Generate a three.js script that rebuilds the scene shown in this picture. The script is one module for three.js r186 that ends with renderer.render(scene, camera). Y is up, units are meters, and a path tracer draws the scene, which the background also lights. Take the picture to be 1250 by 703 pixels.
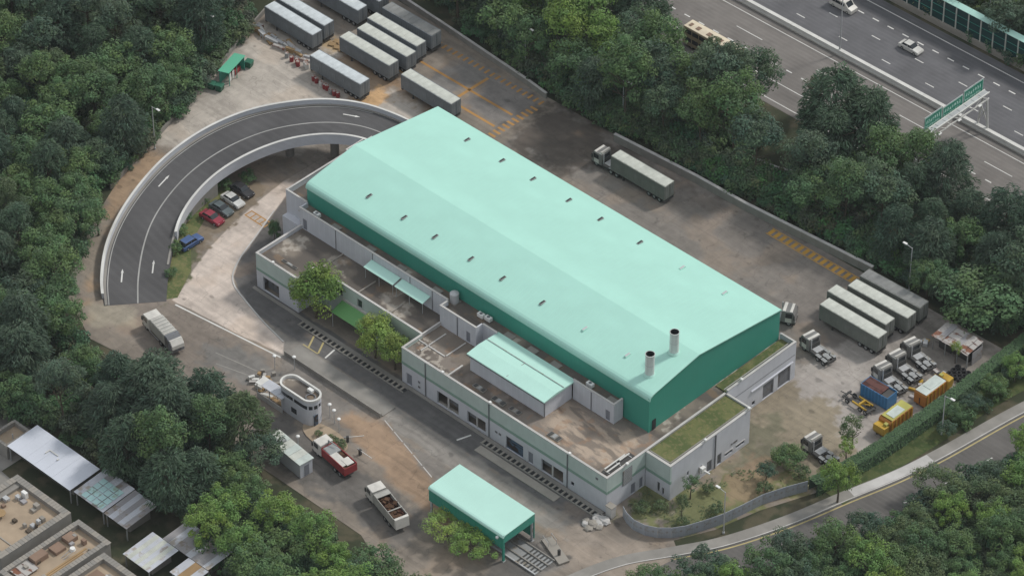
import * as THREE from 'three';
import { mergeGeometries } from 'three/addons/utils/BufferGeometryUtils.js';

// ---------- camera, sky, sun, exposure ----------
const scene = new THREE.Scene();
const camera = new THREE.PerspectiveCamera(8.0425, 1024 / 575, 20, 6000);
camera.position.set(354.17, 426.24, 368.29);
camera.lookAt(0, 0, 0);
const renderer = new THREE.WebGLRenderer({ antialias: true });
renderer.toneMapping = THREE.LinearToneMapping;
renderer.toneMappingExposure = 1.03;
renderer.shadowMap.enabled = true;

const SUN_DIR = new THREE.Vector3(0.2, 0.73, -0.65).normalize();
{
  const W = 256, H = 128, d = new Float32Array(W * H * 4);
  for (let j = 0; j < H; j++) for (let i = 0; i < W; i++) {
    const el = (j / (H - 1) - 0.5) * Math.PI, up = Math.max(0, Math.sin(el));
    const a = i / W * Math.PI * 2;
    const puff = 1 + 0.05 * Math.sin(a * 3 + el * 5) + 0.04 * Math.sin(a * 7 - el * 9);
    const l = (0.44 + 0.28 * up) * puff, k = (j * W + i) * 4;
    d[k] = l * 0.95; d[k + 1] = l * 1.0; d[k + 2] = l * 1.06; d[k + 3] = 1;
  }
  const t = new THREE.DataTexture(d, W, H, THREE.RGBAFormat, THREE.FloatType);
  t.mapping = THREE.EquirectangularReflectionMapping; t.magFilter = THREE.LinearFilter; t.needsUpdate = true;
  scene.background = t; scene.environment = t;
}
const sun = new THREE.DirectionalLight(new THREE.Color(1.0, 0.96, 0.9), 2.3);
sun.position.copy(SUN_DIR).multiplyScalar(300);
sun.castShadow = true; sun.shadow.radius = 14; sun.shadow.mapSize.set(4096, 4096);
Object.assign(sun.shadow.camera, { left: -150, right: 150, top: 150, bottom: -150, near: 10, far: 700 });
scene.add(sun, sun.target);

// ---------- small tools ----------
function rng(s) { return () => { s = (s + 0x6d2b79f5) | 0; let t = Math.imul(s ^ (s >>> 15), 1 | s); t = (t + Math.imul(t ^ (t >>> 7), 61 | t)) ^ t; return ((t ^ (t >>> 14)) >>> 0) / 4294967296; }; }
const R = rng(7);
const rr = (a, b) => a + (b - a) * R();
const PI = Math.PI;
const clamp = (v, a = 0, b = 1) => Math.min(b, Math.max(a, v));
const sstep = (a, b, v) => { const t = clamp((v - a) / (b - a)); return t * t * (3 - 2 * t); };
const lerp = (a, b, t) => a + (b - a) * t;
function hash(x, y) { let h = Math.imul(x | 0, 374761393) + Math.imul(y | 0, 668265263); h = Math.imul(h ^ (h >>> 13), 1274126177); return ((h ^ (h >>> 16)) >>> 0) / 4294967296; }
function vn(x, y, p = 0) {
  const xi = Math.floor(x), yi = Math.floor(y), fx = x - xi, fy = y - yi, u = fx * fx * (3 - 2 * fx), v = fy * fy * (3 - 2 * fy);
  const w = (a) => (p ? ((a % p) + p) % p : a);
  const a = hash(w(xi), w(yi)), b = hash(w(xi + 1), w(yi)), c = hash(w(xi), w(yi + 1)), d = hash(w(xi + 1), w(yi + 1));
  return a + (b - a) * u + (c - a) * v + (a - b - c + d) * u * v;
}
function fbm(x, y, o = 4, p = 0) { let s = 0, a = 0.5, n = 0; for (let i = 0; i < o; i++) { s += a * vn(x + i * 17, y + i * 31, p); n += a; a *= 0.5; x *= 2; y *= 2; p *= 2; } return s / n; }
const toS = (l) => Math.round(255 * (l <= 0.0031308 ? 12.92 * l : 1.055 * Math.pow(clamp(l), 1 / 2.4) - 0.055));

// A tiling colour texture, SIZE metres across, from f(u, v) in 0..1 giving linear rgb
function tex(n, size, f) {
  const d = new Uint8Array(n * n * 4);
  for (let j = 0; j < n; j++) for (let i = 0; i < n; i++) { const c = f(i / n, j / n), k = (j * n + i) * 4; d[k] = toS(c[0]); d[k + 1] = toS(c[1]); d[k + 2] = toS(c[2]); d[k + 3] = 255; }
  const t = new THREE.DataTexture(d, n, n); t.colorSpace = THREE.SRGBColorSpace; t.wrapS = t.wrapT = THREE.RepeatWrapping; t.magFilter = THREE.LinearFilter;
  t.repeat.set(1 / size, 1 / size); t.needsUpdate = true; return t;
}
const g3 = (v, c = [1, 1, 1]) => [v * c[0], v * c[1], v * c[2]];
const mixc = (a, b, t) => [lerp(a[0], b[0], t), lerp(a[1], b[1], t), lerp(a[2], b[2], t)];
const T = {
  wall: tex(512, 12, (u, v) => { const st = fbm(u * 40, v * 4, 3, 4) , b = fbm(u * 8, v * 8, 4, 8); return g3(0.8 + 0.14 * b + 0.12 * (st - 0.5), [1, 1, 1]); }),
  paint: tex(512, 16, (u, v) => { const a = fbm(u * 6, v * 6, 5, 6), s = fbm(u * 64, v * 4, 2, 4); return g3(0.88 + 0.1 * a + 0.05 * (s - 0.5)); }),
  asphalt: tex(512, 14, (u, v) => { const a = fbm(u * 5, v * 5, 5, 5), f = hash(u * 512, v * 512), s = fbm(u * 4, v * 30, 3, 2); return g3(0.62 + 0.4 * a + 0.12 * (f - 0.5) + 0.22 * (s - 0.5), [1, 0.99, 0.98]); }),
  concrete: tex(512, 10, (u, v) => { const a = fbm(u * 6, v * 6, 5, 6), f = hash(u * 512, v * 512); return g3(0.66 + 0.36 * a + 0.08 * (f - 0.5), [1, 0.99, 0.97]); }),
  roof: tex(1024, 24, (u, v) => {
    const a = fbm(u * 7, v * 7, 5, 7), b = fbm(u * 14 + 3, v * 14 + 9, 4, 14), f = hash(u * 1024, v * 1024);
    let c = mixc([0.105, 0.09, 0.078], [0.21, 0.178, 0.145], sstep(0.35, 0.68, a));
    c = mixc(c, [0.4, 0.36, 0.31], 0.85 * sstep(0.56, 0.7, b) * sstep(0.42, 0.6, a));
    c = mixc(c, [0.25, 0.16, 0.09], 0.4 * sstep(0.6, 0.75, fbm(u * 10 + 5, v * 10, 3, 10)));
    return g3(0.9 + 0.2 * f, c);
  }),
  lawn: tex(512, 8, (u, v) => {
    const a = fbm(u * 5, v * 5, 5, 5), b = fbm(u * 24, v * 24, 3, 24), f = hash(u * 512, v * 512);
    return g3(0.8 + 0.4 * f, mixc(mixc([0.075, 0.1, 0.03], [0.13, 0.14, 0.05], sstep(0.35, 0.65, a)), [0.2, 0.17, 0.08], 0.5 * sstep(0.5, 0.7, b)));
  }),
  earth: tex(512, 18, (u, v) => { const a = fbm(u * 8, v * 8, 5, 8), f = hash(u * 512, v * 512); return g3(0.8 + 0.4 * f, mixc([0.035, 0.042, 0.02], [0.085, 0.075, 0.045], sstep(0.35, 0.7, a))); }),
  rust: tex(256, 5, (u, v) => { const a = fbm(u * 6, v * 6, 5, 6), b = fbm(u * 3 + 9, v * 12, 4, 3); return mixc(mixc([0.4, 0.38, 0.36], [0.2, 0.08, 0.045], sstep(0.45, 0.62, a)), [0.09, 0.04, 0.03], sstep(0.55, 0.75, b)); }),
  tin: tex(512, 8, (u, v) => { const a = fbm(u * 5, v * 5, 5, 5), s = fbm(u * 60, v * 3, 2, 3); return g3(0.75 + 0.25 * a + 0.15 * (s - 0.5), mixc([1, 1, 1], [0.72, 0.62, 0.5], sstep(0.58, 0.75, fbm(u * 7 + 4, v * 7, 4, 7)))); }),
  truckdirt: tex(256, 4, (u, v) => { const a = fbm(u * 5, v * 5, 5, 5); return g3(0.72 + 0.34 * a, [1, 0.98, 0.95]); }),
};
function M(r, g, b, rough = 0.8, o = {}) { const m = new THREE.MeshStandardMaterial({ roughness: rough, ...o }); m.color.setRGB(r, g, b); return m; }
const mat = {
  mint: M(0.4, 0.71, 0.61, 0.55, { map: T.paint }), mintLight: M(0.47, 0.75, 0.66, 0.55, { map: T.paint }),
  green: M(0.045, 0.3, 0.225, 0.55, { map: T.paint }), awning: M(0.14, 0.36, 0.12, 0.6, { map: T.paint }),
  wall: M(0.6, 0.615, 0.66, 0.85, { map: T.wall }), wallPale: M(0.5, 0.59, 0.555, 0.85, { map: T.wall }), band: M(0.25, 0.37, 0.31, 0.85, { map: T.wall }),
  cap: M(0.58, 0.57, 0.56, 0.8, { map: T.concrete }), concrete: M(0.36, 0.335, 0.3, 0.9, { map: T.concrete }), oldConcrete: M(0.3, 0.287, 0.267, 0.9, { map: T.concrete }),
  dark: M(0.02, 0.022, 0.024, 0.7), glass: M(0.02, 0.025, 0.03, 0.12), shutter: M(0.17, 0.175, 0.19, 0.6, { map: T.tin }), door: M(0.2, 0.21, 0.24, 0.6), blue: M(0.16, 0.28, 0.46, 0.7, { map: T.rust }),
  asphalt: M(0.125, 0.12, 0.118, 0.95, { map: T.asphalt }), hwyNear: M(0.205, 0.19, 0.178, 0.95, { map: T.asphalt }), hwyFar: M(0.14, 0.14, 0.15, 0.95, { map: T.asphalt }), ramp: M(0.105, 0.103, 0.106, 0.95, { map: T.asphalt }), roadSE: M(0.15, 0.142, 0.135, 0.95, { map: T.asphalt }),
  white: M(0.74, 0.74, 0.72, 0.7, { map: T.concrete }), yellow: M(0.6, 0.33, 0.05, 0.8, { map: T.concrete }), lineYellow: M(0.5, 0.42, 0.2, 0.8, { map: T.concrete }), orangeLine: M(0.46, 0.25, 0.08, 0.9, { map: T.concrete }),
  roof: M(1, 1, 1, 0.95, { map: T.roof }), lawn: M(1, 1, 1, 0.95, { map: T.lawn }), shadedBankGrass: M(0.55, 0.66, 0.55, 0.95, { map: T.lawn }), earth: M(1, 1, 1, 1, { map: T.earth }),
  steel: M(0.72, 0.74, 0.72, 0.5, { map: T.tin }), galv: M(0.5, 0.51, 0.52, 0.5, { map: T.tin }), greySteel: M(0.33, 0.34, 0.34, 0.55, { map: T.tin }), tin: M(0.58, 0.6, 0.65, 0.4, { map: T.tin }), tinOld: M(0.36, 0.35, 0.36, 0.6, { map: T.tin }), rust: M(1, 1, 1, 0.8, { map: T.rust }),
  contRoof: M(0.58, 0.61, 0.57, 0.6, { map: T.truckdirt }), contRoofBlue: M(0.6, 0.66, 0.7, 0.6, { map: T.truckdirt }), contRoofDark: M(0.24, 0.25, 0.25, 0.6, { map: T.truckdirt }), contSide: M(0.26, 0.28, 0.28, 0.6, { map: T.truckdirt }), contSideBlue: M(0.2, 0.225, 0.25, 0.6, { map: T.truckdirt }), contSideGreen: M(0.19, 0.205, 0.19, 0.6, { map: T.truckdirt }),
  chassis: M(0.06, 0.06, 0.06, 0.7, { map: T.truckdirt }), tyre: M(0.02, 0.02, 0.021, 0.9), rim: M(0.3, 0.3, 0.3, 0.5), tinClean: M(0.6, 0.63, 0.7, 0.45, { map: T.paint }), cabGrey: M(0.2, 0.2, 0.2, 0.45, { map: T.truckdirt }), rampLine: M(0.42, 0.42, 0.41, 0.8, { map: T.concrete }), cabWhite: M(0.66, 0.65, 0.62, 0.4, { map: T.truckdirt }), bodyGrey: M(0.4, 0.4, 0.38, 0.5, { map: T.truckdirt }), load: M(0.22, 0.12, 0.065, 1, { map: T.rust }), red: M(0.3, 0.035, 0.04, 0.45, { map: T.truckdirt }),
  machineYellow: M(0.5, 0.32, 0.035, 0.5, { map: T.truckdirt }), machineOrange: M(0.42, 0.17, 0.02, 0.5, { map: T.truckdirt }), machineLime: M(0.42, 0.41, 0.1, 0.55, { map: T.truckdirt }), paleTop: M(0.55, 0.62, 0.6, 0.5, { map: T.truckdirt }),
  wood: M(0.4, 0.27, 0.14, 0.9, { map: T.concrete }), bark: M(0.09, 0.07, 0.05, 0.95), lamp: M(0.75, 0.75, 0.73, 0.4), brick: M(0.28, 0.19, 0.14, 0.9, { map: T.concrete }), terrace: M(0.42, 0.33, 0.24, 0.9, { map: T.concrete }), signGreen: M(0.0, 0.16, 0.11, 0.5),
};

// geometry helpers; every textured face gets uv in metres
function uvm(g) {
  const p = g.attributes.position, n = g.attributes.normal, uv = new Float32Array(p.count * 2);
  for (let i = 0; i < p.count; i++) {
    const ax = Math.abs(n.getX(i)), ay = Math.abs(n.getY(i)), az = Math.abs(n.getZ(i));
    if (ay >= ax && ay >= az) { uv[2 * i] = p.getX(i); uv[2 * i + 1] = p.getZ(i); } else if (ax >= az) { uv[2 * i] = p.getZ(i); uv[2 * i + 1] = p.getY(i); } else { uv[2 * i] = p.getX(i); uv[2 * i + 1] = p.getY(i); }
  }
  g.setAttribute('uv', new THREE.BufferAttribute(uv, 2)); return g;
}
const flat = (g) => { const r = g.index ? g.toNonIndexed() : g; return r; };
// box by its limits
function bx(x0, x1, y0, y1, z0, z1) { const g = new THREE.BoxGeometry(x1 - x0, y1 - y0, z1 - z0); g.translate((x0 + x1) / 2, (y0 + y1) / 2, (z0 + z1) / 2); return uvm(flat(g)); }
// box with chamfered vertical edges and top edge
function rbx(x0, x1, y0, y1, z0, z1, c = 0.06) {
  const s = new THREE.Shape(); s.moveTo(x0 + c, z0 + c); s.lineTo(x1 - c, z0 + c); s.lineTo(x1 - c, z1 - c); s.lineTo(x0 + c, z1 - c); s.closePath();
  const g = new THREE.ExtrudeGeometry(s, { depth: y1 - y0 - 2 * c, bevelThickness: c, bevelSize: c, bevelSegments: 2, bevelEnabled: true });
  g.rotateX(PI / 2); g.translate(0, y1 - c, 0); return uvm(g);
}
function cyl(r0, r1, h, x, y, z, seg = 14, axis = 'y') { const g = new THREE.CylinderGeometry(r1, r0, h, seg); if (axis === 'z') g.rotateX(PI / 2); if (axis === 'x') g.rotateZ(PI / 2); g.translate(x, y, z); return flat(g); }
// a round bar between two points
function bar(a, b, r, seg = 6) { const A = new THREE.Vector3(...a), B = new THREE.Vector3(...b), d = B.clone().sub(A), g = new THREE.CylinderGeometry(r, r, d.length(), seg); g.applyQuaternion(new THREE.Quaternion().setFromUnitVectors(new THREE.Vector3(0, 1, 0), d.clone().normalize())); g.translate((a[0] + b[0]) / 2, (a[1] + b[1]) / 2, (a[2] + b[2]) / 2); return flat(g); }
// side profile (x, y) pairs extruded across z, with a small bevel
function prof(pts, w, bev = 0.05) { const s = new THREE.Shape(pts.map(([x, y]) => new THREE.Vector2(x, y))); const g = new THREE.ExtrudeGeometry(s, { depth: w - 2 * bev, bevelEnabled: bev > 0, bevelThickness: bev, bevelSize: bev, bevelSegments: 2, steps: 1 }); g.translate(0, 0, -(w - 2 * bev) / 2); return uvm(g); }
// flat horizontal sheet from (x, z) pairs
function sheet(pts, y) { const s = new THREE.Shape(pts.map(([x, z]) => new THREE.Vector2(x, -z))); const g = new THREE.ShapeGeometry(s); g.rotateX(-PI / 2); g.translate(0, y, 0); return uvm(flat(g)); }
// upright slab with openings: along x at z (front face), thickness t behind it; holes = [x0, x1, y0, y1]
function wallX(x0, x1, y0, y1, z, t, holes = []) {
  const s = new THREE.Shape(); s.moveTo(x0, y0); s.lineTo(x1, y0); s.lineTo(x1, y1); s.lineTo(x0, y1); s.closePath();
  for (const [a, b, c, d] of holes) { const h = new THREE.Path(); h.moveTo(a, c); h.lineTo(a, d); h.lineTo(b, d); h.lineTo(b, c); h.closePath(); s.holes.push(h); }
  const g = new THREE.ExtrudeGeometry(s, { depth: t, bevelEnabled: false }); g.translate(0, 0, z - t); return uvm(g);
}
// the same along z at x (front face towards +x); holes = [z0, z1, y0, y1]
function wallZ(z0, z1, y0, y1, x, t, holes = []) { const g = wallX(-z1, -z0, y0, y1, 0, t, holes.map(([a, b, c, d]) => [-b, -a, c, d])); g.rotateY(PI / 2); g.translate(x, 0, 0); return uvm(g); }
const names = new Map();
function numbered(n) { const k = names.get(n) ?? 0; names.set(n, k + 1); return k ? n + '_' + String(k).padStart(3, '0') : n; }
function obj(name, geo, m, parent = scene, label) {
  const g = Array.isArray(geo) ? (geo.length === 1 ? geo[0] : mergeGeometries(geo.map((q) => { const f = flat(q); for (const k of Object.keys(f.attributes)) if (!['position', 'normal', 'uv'].includes(k)) f.deleteAttribute(k); return f; }))) : geo;
  const o = new THREE.Mesh(g, m); o.name = parent === scene ? numbered(name) : name; o.castShadow = o.receiveShadow = true;
  if (label) o.userData.label = label;
  parent.add(o); return o;
}
function thing(name, label, category, [x, y, z] = [0, 0, 0], turn = 0, group) { const o = new THREE.Group(); o.name = numbered(name); scene.add(o); o.position.set(x, y, z); o.rotation.y = turn; o.userData = { label, category }; if (group) o.userData.group = group; return o; }
function tag(o, label, category, group) { o.userData.label = label; o.userData.category = category; if (group) o.userData.group = group; return o; }
function struct(name, geo, m) { const o = obj(name, geo, m); o.userData.kind = 'structure'; return o; }
function dup(root, [x, y, z], turn, label, group) { const r = root.clone(); r.userData = { ...root.userData }; r.name = numbered(root.name.replace(/_\d{3}$/, '')); scene.add(r); r.position.set(x, y, z); r.rotation.y = turn; if (label) r.userData.label = label; if (group) r.userData.group = group; return r; }

// ---------- the setting: ground, yard, roads ----------
struct('ground', sheet([[-1800, 1800], [1800, 1800], [1800, -1800], [-1800, -1800]], -0.06), mat.earth);

// the yard sheet carries its paving colours, darker patches, stains and tyre dirt in metres: x -90..75, z -47..62
const YX0 = -92, YX1 = 72, YZ0 = -44, YZ1 = 64;
const segd = (px, pz, a, b) => { const dx = b[0] - a[0], dz = b[1] - a[1], t = clamp(((px - a[0]) * dx + (pz - a[1]) * dz) / (dx * dx + dz * dz)); return Math.hypot(px - a[0] - dx * t, pz - a[1] - dz * t); };
function sdPoly(P, x, z) { let d = 1e9, inn = false; for (let i = 0, j = P.length - 1; i < P.length; j = i++) { d = Math.min(d, segd(x, z, P[i], P[j])); if ((P[i][1] > z) !== (P[j][1] > z) && x < (P[j][0] - P[i][0]) * (z - P[i][1]) / (P[j][1] - P[i][1]) + P[i][0]) inn = !inn; } return inn ? -d : d; }
const patches = [ // polygon, linear colour, edge softness, wobble, strength
  { P: [[-84, -26], [-44, -26], [-44, 0], [-62, 4], [-70, 18], [-74, 6]], c: [0.45, 0.405, 0.355], w: 1.2, n: 3, k: 1 },
  { P: [[-62, -41], [-28, -41], [-28, -24], [-62, -24]], c: [0.235, 0.2, 0.165], w: 0.6, n: 1, k: 1 },
  { P: [[-50, -40], [-43, -40], [-43, -29], [-50, -29]], c: [0.19, 0.18, 0.17], w: 0.4, n: 1.5, k: 0.9 },
  { P: [[-41, -40], [-31, -40], [-31, -30], [-41, -30]], c: [0.2, 0.185, 0.175], w: 0.4, n: 1.5, k: 0.9 },
  { P: [[-54, -29], [-40, -29], [-40, -24.5], [-54, -24.5]], c: [0.3, 0.2, 0.125], w: 1.5, n: 3, k: 0.7 },
  { P: [[-66, -27.5], [-52, -26.5], [-50.4, -18.6], [-55, -17.6], [-66, -22]], c: [0.3, 0.2, 0.12], w: 1.2, n: 4, k: 0.8 },
  { P: [[-54.5, -23.4], [-50.6, -23.6], [-49.8, -18.8], [-54, -17.6]], c: [0.58, 0.37, 0.19], w: 0.7, n: 2.5, k: 0.95 },
  { P: [[-71, -28], [-66, -28], [-66, -24], [-71, -24]], c: [0.5, 0.36, 0.2], w: 0.7, n: 3, k: 0.85 },
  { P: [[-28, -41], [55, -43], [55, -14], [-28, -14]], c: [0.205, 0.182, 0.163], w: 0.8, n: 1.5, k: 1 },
  { P: [[-31, -41], [-12, -41], [-9, -37], [-16, -27], [-27, -26]], c: [0.085, 0.068, 0.056], w: 2.2, n: 5, k: 0.85 },  // broad, much darker patch with a soft wobbling edge
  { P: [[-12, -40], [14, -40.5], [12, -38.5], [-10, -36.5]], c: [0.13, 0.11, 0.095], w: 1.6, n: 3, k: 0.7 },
  { P: [[38, -30], [56, -27], [54, -20], [40, -22]], c: [0.17, 0.15, 0.135], w: 2, n: 4, k: 0.5 },
  { P: [[47, -44], [72, -44], [69, 5], [47, -13]], c: [0.375, 0.34, 0.31], w: 0.8, n: 2, k: 1 },
  { P: [[54, -40], [69, -44], [68.5, -22], [56, -24]], c: [0.2, 0.18, 0.155], w: 1.6, n: 3, k: 0.7 },
  { P: [[47.5, -14], [53, -13.5], [62, -12], [66, -6], [67, 6], [62, 18], [52, 20], [52.5, 2], [47.5, 2]], c: [0.285, 0.24, 0.172], w: 1, n: 4, k: 0.95 },
  { P: [[48, 20], [53, 19.5], [54.5, 9], [58, 4], [66, 0], [64, 12], [60, 24], [52, 28], [48, 27]], c: [0.165, 0.18, 0.07], w: 1.2, n: 6, k: 0.9 },
  { P: [[47.8, -3], [54, -6], [58, 0], [56.5, 8], [52.8, 9], [52.6, 1.8], [47.8, 1]], c: [0.165, 0.16, 0.105], w: 1.4, n: 4, k: 0.8 },
  { P: [[55, 4], [60, 3], [63, 8], [59, 13], [55.5, 10]], c: [0.33, 0.23, 0.15], w: 1, n: 4, k: 0.7 },
  { P: [[-30, 28], [49, 28], [49, 33.6], [-28, 33.6], [-33, 30.5], [-36, 28], [-33, 18], [-30, 18]], c: [0.125, 0.12, 0.118], w: 0.2, n: 0.4, k: 1 },
  { P: [[-22, 33.6], [52, 33.6], [52, 38], [-16, 38]], c: [0.27, 0.25, 0.226], w: 0.5, n: 1, k: 1 },
  { P: [[-14, 38], [52, 38], [50, 48], [30, 44.5], [20, 46], [-2, 43], [-12, 44]], c: [0.215, 0.195, 0.175], w: 0.7, n: 1.5, k: 1 },
  { P: [[2.5, 39], [9.5, 38], [15.8, 39.6], [23.4, 42.4], [30, 44.5], [33, 48], [24, 46.4], [19, 46.2], [9.7, 44], [2.5, 42.2]], c: [0.34, 0.235, 0.155], w: 0.8, n: 1.5, k: 0.92 },
  { P: [[30, 38], [38, 37.4], [52, 35.4], [52, 38.6], [40, 40.4], [30, 40.6]], c: [0.33, 0.255, 0.19], w: 0.9, n: 2.5, k: 0.8 },
  { P: [[-6, 47], [12, 47.5], [30, 49], [31, 56], [-4, 56]], c: [0.15, 0.138, 0.126], w: 0.8, n: 2, k: 1 },
  { P: [[44, 34], [56, 30], [62, 30], [60, 40], [46, 42]], c: [0.33, 0.275, 0.225], w: 1.5, n: 4, k: 0.85 },
  { P: [[43, 40], [50, 40], [51, 52], [43, 52]], c: [0.105, 0.1, 0.095], w: 0.8, n: 3, k: 0.8 },
  { P: [[-46, 46], [-37, 40], [-14, 38.5], [-8, 44], [-14, 52], [-40, 52]], c: [0.225, 0.19, 0.16], w: 1, n: 2, k: 1 },
  { P: [[-24, 41], [-14, 40], [-9, 43.5], [-16, 48], [-25, 46]], c: [0.2, 0.195, 0.185], w: 1.2, n: 3, k: 0.8 },
  { P: [[-47, 50], [-40, 46.5], [-37, 49], [-42, 54]], c: [0.36, 0.32, 0.25], w: 1, n: 2, k: 0.8 },
  { P: [[-30, 4], [-44, 4], [-44.5, 8], [-42.4, 13], [-39.7, 20], [-37.3, 25.9], [-35, 29.5], [-30, 31]], c: [0.115, 0.108, 0.104], w: 0.3, n: 0.6, k: 0.95 },
  { P: [[-37.6, 40.4], [-38.6, 37], [-40.9, 32.5], [-43.2, 26.5], [-44.9, 19.8], [-46.3, 12.4], [-47, 6.6], [-46.7, -4], [-42.6, -4], [-44.2, 8], [-42.2, 13], [-39.5, 20], [-37.1, 25.9], [-34.8, 29.5], [-32.6, 30.9], [-28.2, 32.4], [-23, 33.8], [-17, 35], [-15, 37.2], [-22.7, 38.6]], c: [0.56, 0.48, 0.42], w: 0.15, n: 0.25, k: 1 },
  { P: [[-52, 6], [-34, 4], [-33, -12], [-48, -12]], c: [0.21, 0.185, 0.16], w: 1, n: 2, k: 0.8 },
  { P: [[-38.5, 42], [-44, 28], [-46.4, 18], [-47.6, 8.5], [-50.5, 9], [-53, 17], [-50, 27], [-42, 38]], c: [0.215, 0.17, 0.12], w: 0.6, n: 3, k: 1 },
  { P: [[-38.2, 41.6], [-40.5, 35.5], [-43.8, 29.5], [-48, 29], [-50.5, 25], [-52.5, 17], [-51, 9], [-54, 17], [-49, 30], [-42, 38]], c: [0.09, 0.105, 0.045], w: 0.6, n: 3, k: 0.9 },
  { P: [[-55, 45], [-66, 28], [-71, 17], [-66, 14], [-64, 20], [-61, 30], [-54, 42], [-47, 50]], c: [0.4, 0.28, 0.18], w: 1, n: 2, k: 0.9 },
  { P: [[-60, 44], [-64, 34], [-60, 34], [-52, 44], [-50, 52]], c: [0.26, 0.235, 0.2], w: 1, n: 2, k: 0.8 },
];
{
  const W = 1968, H = 1296, d = new Uint8Array(W * H * 4);
  const boxes = patches.map((p) => { const xs = p.P.map((q) => q[0]), zs = p.P.map((q) => q[1]); return [Math.min(...xs) - 5, Math.max(...xs) + 5, Math.min(...zs) - 5, Math.max(...zs) + 5]; });
  const QR = rng(91), spots = Array.from({ length: 260 }, () => [lerp(YX0, YX1, QR()), lerp(YZ0, YZ1, QR()), 0.25 + 1.1 * QR() * QR(), QR()]);
  const cell = new Map();
  for (const s of spots) for (let a = -1; a <= 1; a++) for (let b = -1; b <= 1; b++) { const k = (Math.floor(s[0] / 4) + a) + ',' + (Math.floor(s[1] / 4) + b); if (!cell.has(k)) cell.set(k, []); cell.get(k).push(s); }
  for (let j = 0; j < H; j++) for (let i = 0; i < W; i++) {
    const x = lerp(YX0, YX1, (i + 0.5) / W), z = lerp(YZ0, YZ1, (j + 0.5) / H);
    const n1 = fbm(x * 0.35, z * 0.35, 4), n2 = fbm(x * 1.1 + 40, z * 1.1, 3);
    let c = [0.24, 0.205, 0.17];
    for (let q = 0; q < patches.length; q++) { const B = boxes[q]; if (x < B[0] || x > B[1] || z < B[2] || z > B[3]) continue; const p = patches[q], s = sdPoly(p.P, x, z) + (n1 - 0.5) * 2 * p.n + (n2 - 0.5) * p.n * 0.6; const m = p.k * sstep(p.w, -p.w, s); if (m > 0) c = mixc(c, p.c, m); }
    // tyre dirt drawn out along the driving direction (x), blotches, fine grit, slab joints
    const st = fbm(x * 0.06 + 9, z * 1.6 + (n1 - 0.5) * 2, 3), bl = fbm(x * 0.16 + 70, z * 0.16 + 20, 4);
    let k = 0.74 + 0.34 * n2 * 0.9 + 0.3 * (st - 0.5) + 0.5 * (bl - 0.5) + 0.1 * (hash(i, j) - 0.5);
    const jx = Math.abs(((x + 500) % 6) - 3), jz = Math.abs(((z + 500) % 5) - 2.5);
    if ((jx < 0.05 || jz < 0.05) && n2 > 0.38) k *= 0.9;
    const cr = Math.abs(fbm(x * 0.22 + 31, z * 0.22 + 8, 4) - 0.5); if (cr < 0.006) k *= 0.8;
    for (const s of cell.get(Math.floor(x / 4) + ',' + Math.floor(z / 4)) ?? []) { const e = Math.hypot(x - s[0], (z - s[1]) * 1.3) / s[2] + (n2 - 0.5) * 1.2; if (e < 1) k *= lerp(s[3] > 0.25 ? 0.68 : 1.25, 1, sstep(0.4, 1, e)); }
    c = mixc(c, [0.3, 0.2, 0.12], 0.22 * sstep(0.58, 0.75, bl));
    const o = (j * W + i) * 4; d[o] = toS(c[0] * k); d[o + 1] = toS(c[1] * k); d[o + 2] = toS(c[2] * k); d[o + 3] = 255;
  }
  const t = new THREE.DataTexture(d, W, H); t.colorSpace = THREE.SRGBColorSpace; t.magFilter = THREE.LinearFilter; t.needsUpdate = true;
  const pts = [[-53, 50.5], [-62, 36], [-68, 24], [-73.5, 6], [-77, -5.5], [-82, -18], [-86, -30], [-90, -43.6], [-55, -43.2], [-33, -41.2], [38, -42.6], [50, -43], [70, -43.5], [69.3, -16], [68.8, 0], [64, 12], [61.9, 20], [59, 26], [62, 28], [60, 38], [52, 45], [51, 62], [34, 62], [24, 58], [-4, 58], [-10, 52], [-40, 56]];
  const g = sheet(pts, 0.0), p = g.attributes.position, uv = g.attributes.uv;
  for (let i = 0; i < p.count; i++) uv.setXY(i, (p.getX(i) - YX0) / (YX1 - YX0), (p.getZ(i) - YZ0) / (YZ1 - YZ0));
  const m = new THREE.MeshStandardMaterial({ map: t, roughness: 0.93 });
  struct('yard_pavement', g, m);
}
const yard = scene.getObjectByName('yard_pavement');
const strip = (x0, x1, z0, z1, y = 0.006) => { const g = new THREE.PlaneGeometry(x1 - x0, z1 - z0); g.rotateX(-PI / 2); g.translate((x0 + x1) / 2, y, (z0 + z1) / 2); return uvm(flat(g)); };
function obar(a, b, w, y = 0.006) { const dx = b[0] - a[0], dz = b[1] - a[1], l = Math.hypot(dx, dz), nx = -dz / l * w / 2, nz = dx / l * w / 2; return sheet([[a[0] + nx, a[1] + nz], [b[0] + nx, b[1] + nz], [b[0] - nx, b[1] - nz], [a[0] - nx, a[1] - nz]], y); }
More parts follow.
